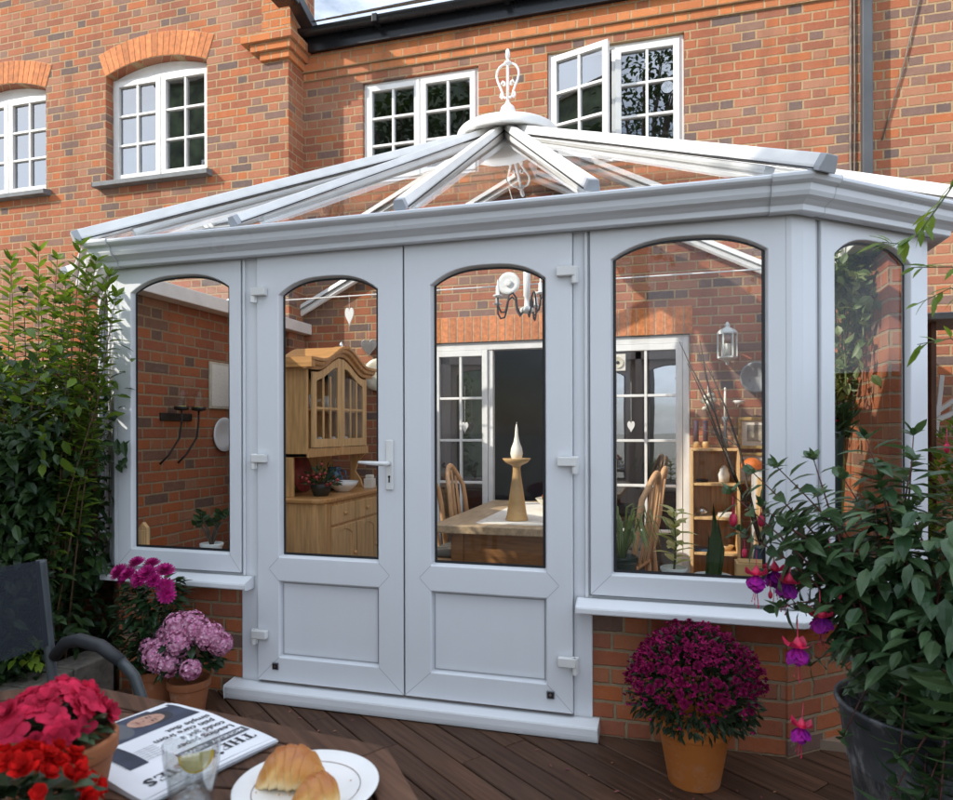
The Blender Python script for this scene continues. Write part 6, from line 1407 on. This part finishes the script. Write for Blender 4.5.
branch((.40, 2.14, 1.24), (-.05, 0, .15), 12, .085); branch((.26, 2.15, 1.10), (.0, -.02, .22), 15, .08); branch((.30, 2.12, 1.22), (.0, 0, .16), 14, .08); branch((.28, 2.18, .90), (0, 0, .30), 14, .075); branch((.175, 2.13, 1.14), (.02, -.02, .12), 18, .085); branch((.20, 2.12, 1.03), (.02, -.03, .18), 17, .08); branch((.24, 2.15, 1.20), (.03, 0, .10), 16, .085); branch((.33, 2.1, 1.05), (0, 0, .2), 16, .09); branch((.40, 2.16, .98), (0, 0, .2), 15, .09); branch((.30, 2.1, .82), (0, -.03, .3), 14, .08); branch((.38, 2.1, .66), (0, -.03, .36), 13, .07)
for i in range(800):
    a = R.uniform(0, 6.28); z = R.uniform(.50, 1.12); r_ = (.16 + .27 * min(1, (z - .5) / .3)) * sqrt(R.random()); p = Vector((FX + .06 + r_ * cos(a) * .95, FY - .06 + r_ * sin(a) * .75, z))
    ml.leaf(p, Vector((cos(a), sin(a), R.uniform(-.7, .3))) + rv(.4), (0, 0, 1), R.uniform(.055, .10), R.uniform(.028, .045), .3)
ms.o('stem', 'stem', fz, smooth=True); ml.o('foliage', 'leaf_fuch', fz)
def fflower(loc, s, parent=fz, open_=1):
    loc = Vector(loc); m = MB()
    if not open_:
        m.blob((0, 0, -.030), .0115, .0115, .020, 12, 8); m.tube([(0, 0, .05), (0, 0, .0), (0, 0, -.012)], [.0012, .002, .005], 6); o = m.o('flower_bud', 'fsepal', parent, local=True, smooth=True); o.location = loc - WL[parent.name]; o.scale = (s, s, s); return
    for l in range(4):
        k = 9 - l
        for i in range(k):
            a = 2 * pi * i / k + l * .4 + R.uniform(-.15, .15); q = (1.35, .95, .6, .3)[l]; d = Vector((cos(a) * q, sin(a) * q, -1)); m.petal(Vector((0, 0, -.022)), d, Vector((cos(a), sin(a), .3)), .046 * R.uniform(.85, 1.1), .040, -.30 + R.uniform(-.2, .2))
    o = m.o('flower', 'fcor', parent, local=True, smooth=True); o.location = loc - WL[parent.name]; o.rotation_euler = (R.uniform(-.15, .15), R.uniform(-.15, .15), R.uniform(0, 6)); o.scale = (s, s, s)
    m = MB(); m.tube([(0, 0, .05), (0, 0, .006), (0, 0, .0), (0, 0, -.010), (0, 0, -.024)], [.0009, .0012, .0055, .0115, .015], 12)
    for i in range(4):
        a = 2 * pi * i / 4 + .5; u = Vector((cos(a), sin(a), 0)); b = Vector((-sin(a), cos(a), 0)); vs = []
        for r_, z, w_ in ((.006, -.020, .010), (.018, -.022, .0155), (.029, -.017, .0135), (.036, -.007, .007), (.039, -.001, .0008)): c = u * r_ + Vector((0, 0, z)); vs += [c - b * w_, c + b * w_ * 1.0]
        m.add(vs, [(2 * q, 2 * q + 1, 2 * q + 3, 2 * q + 2) for q in range(4)])
    m.o('sepals', 'fsepal', o, local=True, smooth=True)
    m = MB()
    for i in range(5): a = i * 1.3; m.tube([(0, 0, -.03), (.004 * cos(a), .004 * sin(a), -.07), (.010 * cos(a), .010 * sin(a), -.092 - .006 * i)], .0008, 4); m.blob((.010 * cos(a), .010 * sin(a), -.093 - .006 * i), .0018, .0018, .0025, 6, 4)
    m.o('stamens', 'fsepal', o, local=True)
FUCH_OPEN = [(.244, 2.13, .928, 1.0), (.300, 2.18, .933, 1.0), (.331, 2.12, .913, 1.0), (.404, 2.08, .832, 1.0), (.341, 2.05, .752, 1.05), (.353, 2.06, .525, .9)]
FUCH_BUD = [(.181, 2.13, 1.093, 1), (.260, 2.15, 1.088, .9), (.214, 2.15, .985, .7), (.431, 2.10, 1.003, .6), (.456, 2.10, .884, .6), (.752, 2.20, 1.296, .7), (.282, 2.13, .865, .55)]
for x, y, z, s in FUCH_OPEN: fflower((x, y, z), s)
for x, y, z, s in FUCH_BUD: fflower((x, y, z), s, open_=0)
# branch of a climber reaching in from the right
jb = thing('leafy_climber', 'thin arching climber stems with bright green sunlit leaves at the right edge', 'climber', (1.5, 2.4, .4))
ms = MB(); ml = MB()
def spray(pts, n, ln, w_):
    P = [Vector(p) for p in pts]; ms.tube(P, [.004 * (1 - .7 * i / (len(P) - 1)) for i in range(len(P))], 5); k = len(P) - 1
    for i in range(n):
        s = k * (i + .5) / n; j = min(k - 1, int(s)); p = P[j].lerp(P[j + 1], s - j); ax = (P[j + 1] - P[j]).normalized(); d = ax * .6 + Vector((R.uniform(-.6, .6), R.uniform(-.6, .6), R.uniform(-.9, .7))); ml.leaf(p, d, Vector((0, -.5, 1)) + rv(.4), ln * R.uniform(.7, 1.15), w_, .2)
spray([(1.05, 2.3, .5), (1.10, 2.32, 1.4), (1.0, 2.28, 2.02), (.86, 2.26, 2.14), (.745, 2.25, 1.965), (.70, 2.25, 1.90), (.655, 2.25, 1.87), (.605, 2.25, 1.88)], 44, .070, .02)
spray([(1.05, 2.3, .5), (1.08, 2.3, 1.3), (.92, 2.27, 1.78), (.78, 2.25, 1.795), (.68, 2.25, 1.80)], 20, .062, .017)
spray([(1.05, 2.3, .5), (1.06, 2.3, 1.2), (.90, 2.27, 1.66), (.78, 2.25, 1.735), (.69, 2.25, 1.69)], 18, .062, .018)
spray([(1.05, 2.3, .5), (1.04, 2.3, 1.0), (.90, 2.27, 1.5), (.78, 2.25, 1.59), (.695, 2.25, 1.575)], 18, .065, .020)
spray([(1.05, 2.3, .5), (1.12, 2.34, 1.5), (1.0, 2.3, 2.2), (.90, 2.27, 2.22), (.80, 2.25, 2.06)], 26, .075, .022)
ms.o('stem', 'stemg', jb, smooth=True); ml.o('foliage', 'leaf_bright', jb)
# right background: lean-to ledge, hedge, white rack
lt = thing('lean_to', 'grey ledged lean-to on a slim dark brown post right of the conservatory', 'lean-to', (1.9, 4.7, 0))
m = MB(); m.prism([(1.44, 4.45, 1.955), (1.44, 4.42, 1.99), (1.44, 5.2, 2.10), (1.44, 5.2, 1.985)], (2.6, 0, 0)); m.o('ledge', 'ledge', lt, bevel=.006)
m = MB(); m.box(1.475, 1.505, 4.55, 4.62, -.1, 1.955); m.o('post', 'fencew', lt, bevel=.005)
wr = thing('white_rack', 'white slatted frame leaning against the sunlit wall under the ledge', 'rack', (1.8, 5.0, 0))
m = MB()
for k in range(2): m.bar((1.62 + .02 * k, 5.3 - .1 * k, 1.35), (2.3 + .02 * k, 5.2 - .1 * k, 1.90 - .18 * k), .03, .05, (0, -1, 0))
for i in range(7): m.bar((1.62 + i * .1, 5.24, 1.20 + i * .075), (1.66 + i * .1, 5.24, 1.62 + i * .07), .03, .02, (0, -1, 0))
m.box(1.60, 1.64, 5.2, 5.24, 0, 1.4); m.box(2.26, 2.30, 5.2, 5.24, 0, 1.6); m.o('frame', 'white', wr, bevel=.004)
rb = thing('round_bush', 'mid green bush beyond the zinc bucket at the right edge', 'bush', (1.66, 4.2, 0))
ml = MB()
for i in range(2600):
    d = Vector((R.gauss(0, 1), R.gauss(0, 1), R.gauss(0, 1))).normalized(); p = Vector((1.66, 4.2, .70)) + Vector((d.x * .42, d.y * .40, d.z * .72)) * R.uniform(.6, 1.03) * (1 + .12 * sin(d.x * 7) * sin(d.z * 6)); ml.leaf(p, d + rv(.6), (0, 0, 1), R.uniform(.05, .08), R.uniform(.025, .04), .2)
m = MB(); m.tube([(1.66, 4.2, -.1), (1.67, 4.2, .5), (1.65, 4.2, .9)], [.04, .03, .015], 8); m.o('stem', 'bark', rb); ml.o('foliage', 'leaf_shrub', rb)
rf = thing('garden_fence', 'dark brown fence closing the garden on the right', 'fence', (3.25, 2, 0))
m = MB(); y = -.8
while y < 5.2: m.box(3.24, 3.26, y, y + .112, -.1, 1.75); y += .116
m.o('board_panel', 'fencew', rf)
# ------------------------------------------------------------------ garden trees behind the viewer (they show in the upstairs window panes)
def tree(label, x, y, h, cr, trunk, n, rz=1.0, seed=1):
    t = thing('garden_tree', label, 'tree', (x, y, -.1)); rr = random.Random(seed)
    m = MB(); m.tube([(x, y, -.1), (x + .08, y, h * .3), (x, y, h * .6), (x, y, h * .85)], [trunk, trunk * .8, trunk * .5, .03], 10)
    cl = []
    for i in range(26):
        a = rr.uniform(0, 6.28); e = rr.uniform(-.5, 1.4); r_ = rr.uniform(.35, .9); c = Vector((x + cr * r_ * cos(a) * cos(e), y + cr * r_ * sin(a) * cos(e), h * .66 + rz * cr * r_ * sin(e))); cl.append(c); m.tube([(x, y, h * .45), Vector((x, y, h * .5)).lerp(c, .5), c], [trunk * .35, trunk * .2, .02], 6)
    m.o('trunk', 'bark', t, smooth=True); ml = MB()
    for i in range(n):
        c = rr.choice(cl); d = Vector((rr.gauss(0, 1), rr.gauss(0, 1), rr.gauss(0, .8))); p = c + d * cr * .19; ml.leaf(p, d + Vector((rr.uniform(-1, 1), rr.uniform(-1, 1), rr.uniform(-1, 1))), (0, 0, 1), rr.uniform(.16, .28), rr.uniform(.10, .16), .2)
    ml.o('crown', 'leaf_tree', t); return t
tree('broad garden tree standing behind the terrace, right of the viewer', 4.5, -13, 11, 3.8, .22, 2600, 1, 3)
tree('slender garden tree standing behind the terrace, left of the viewer', -3.0, -17, 12, 3.2, .2, 4200, 1.2, 5)
tree('far garden tree at the bottom of the garden', 13, -15, 10, 4, .25, 3500, 1, 8)
tree('tall garden tree far behind the viewer', -.8, -13, 16.5, 4.0, .28, 3000, 1.2, 11)
tree('garden tree in front of the added shade block', -5.5, -2.9, 9.9, 2.3, .2, 2300, 1.3, 12)
# added block out of view, sized to put the terrace in shade
nb = thing('shade_block', 'tall unseen house block added behind the viewer at left to shade the terrace', 'house', (-9.6, -7, 0))
m = MB(); x0, x1, y0, y1, zt_ = -13.55, -5.4, -10.0, -4.5, 10.85
m.add([(x0, y0, -.1), (x1, y0, -.1), (x1, y1, -.1), (x0, y1, -.1), (x0, y0, zt_), (x1, y0, zt_), (x1, y1, zt_), (x0, y1, zt_)], [(0, 3, 2, 1), (0, 1, 5, 4), (1, 2, 6, 5), (2, 3, 7, 6), (3, 0, 4, 7)])
m.o('wall', 'blockwall', nb)
m = MB(); m.box(x0 - .1, x1 + .1, y0 - .1, y1 + .1, zt_ + .002, zt_ + .12); m.o('roof', 'stone', nb)
for x in (-12.2, -9.8, -7.4):
    for z in (1.2, 4.2, 7.4):
        m = MB(); m.box(x, x + 1.1, y1 + .002, y1 + .06, z, z + 1.3); wd = m.o('window', 'wwood', nb); m = MB(); m.box(x + .08, x + .52, y1 + .061, y1 + .065, z + .08, z + 1.22); m.box(x + .58, x + 1.02, y1 + .061, y1 + .065, z + .08, z + 1.22); m.o('pane', 'dark', wd)
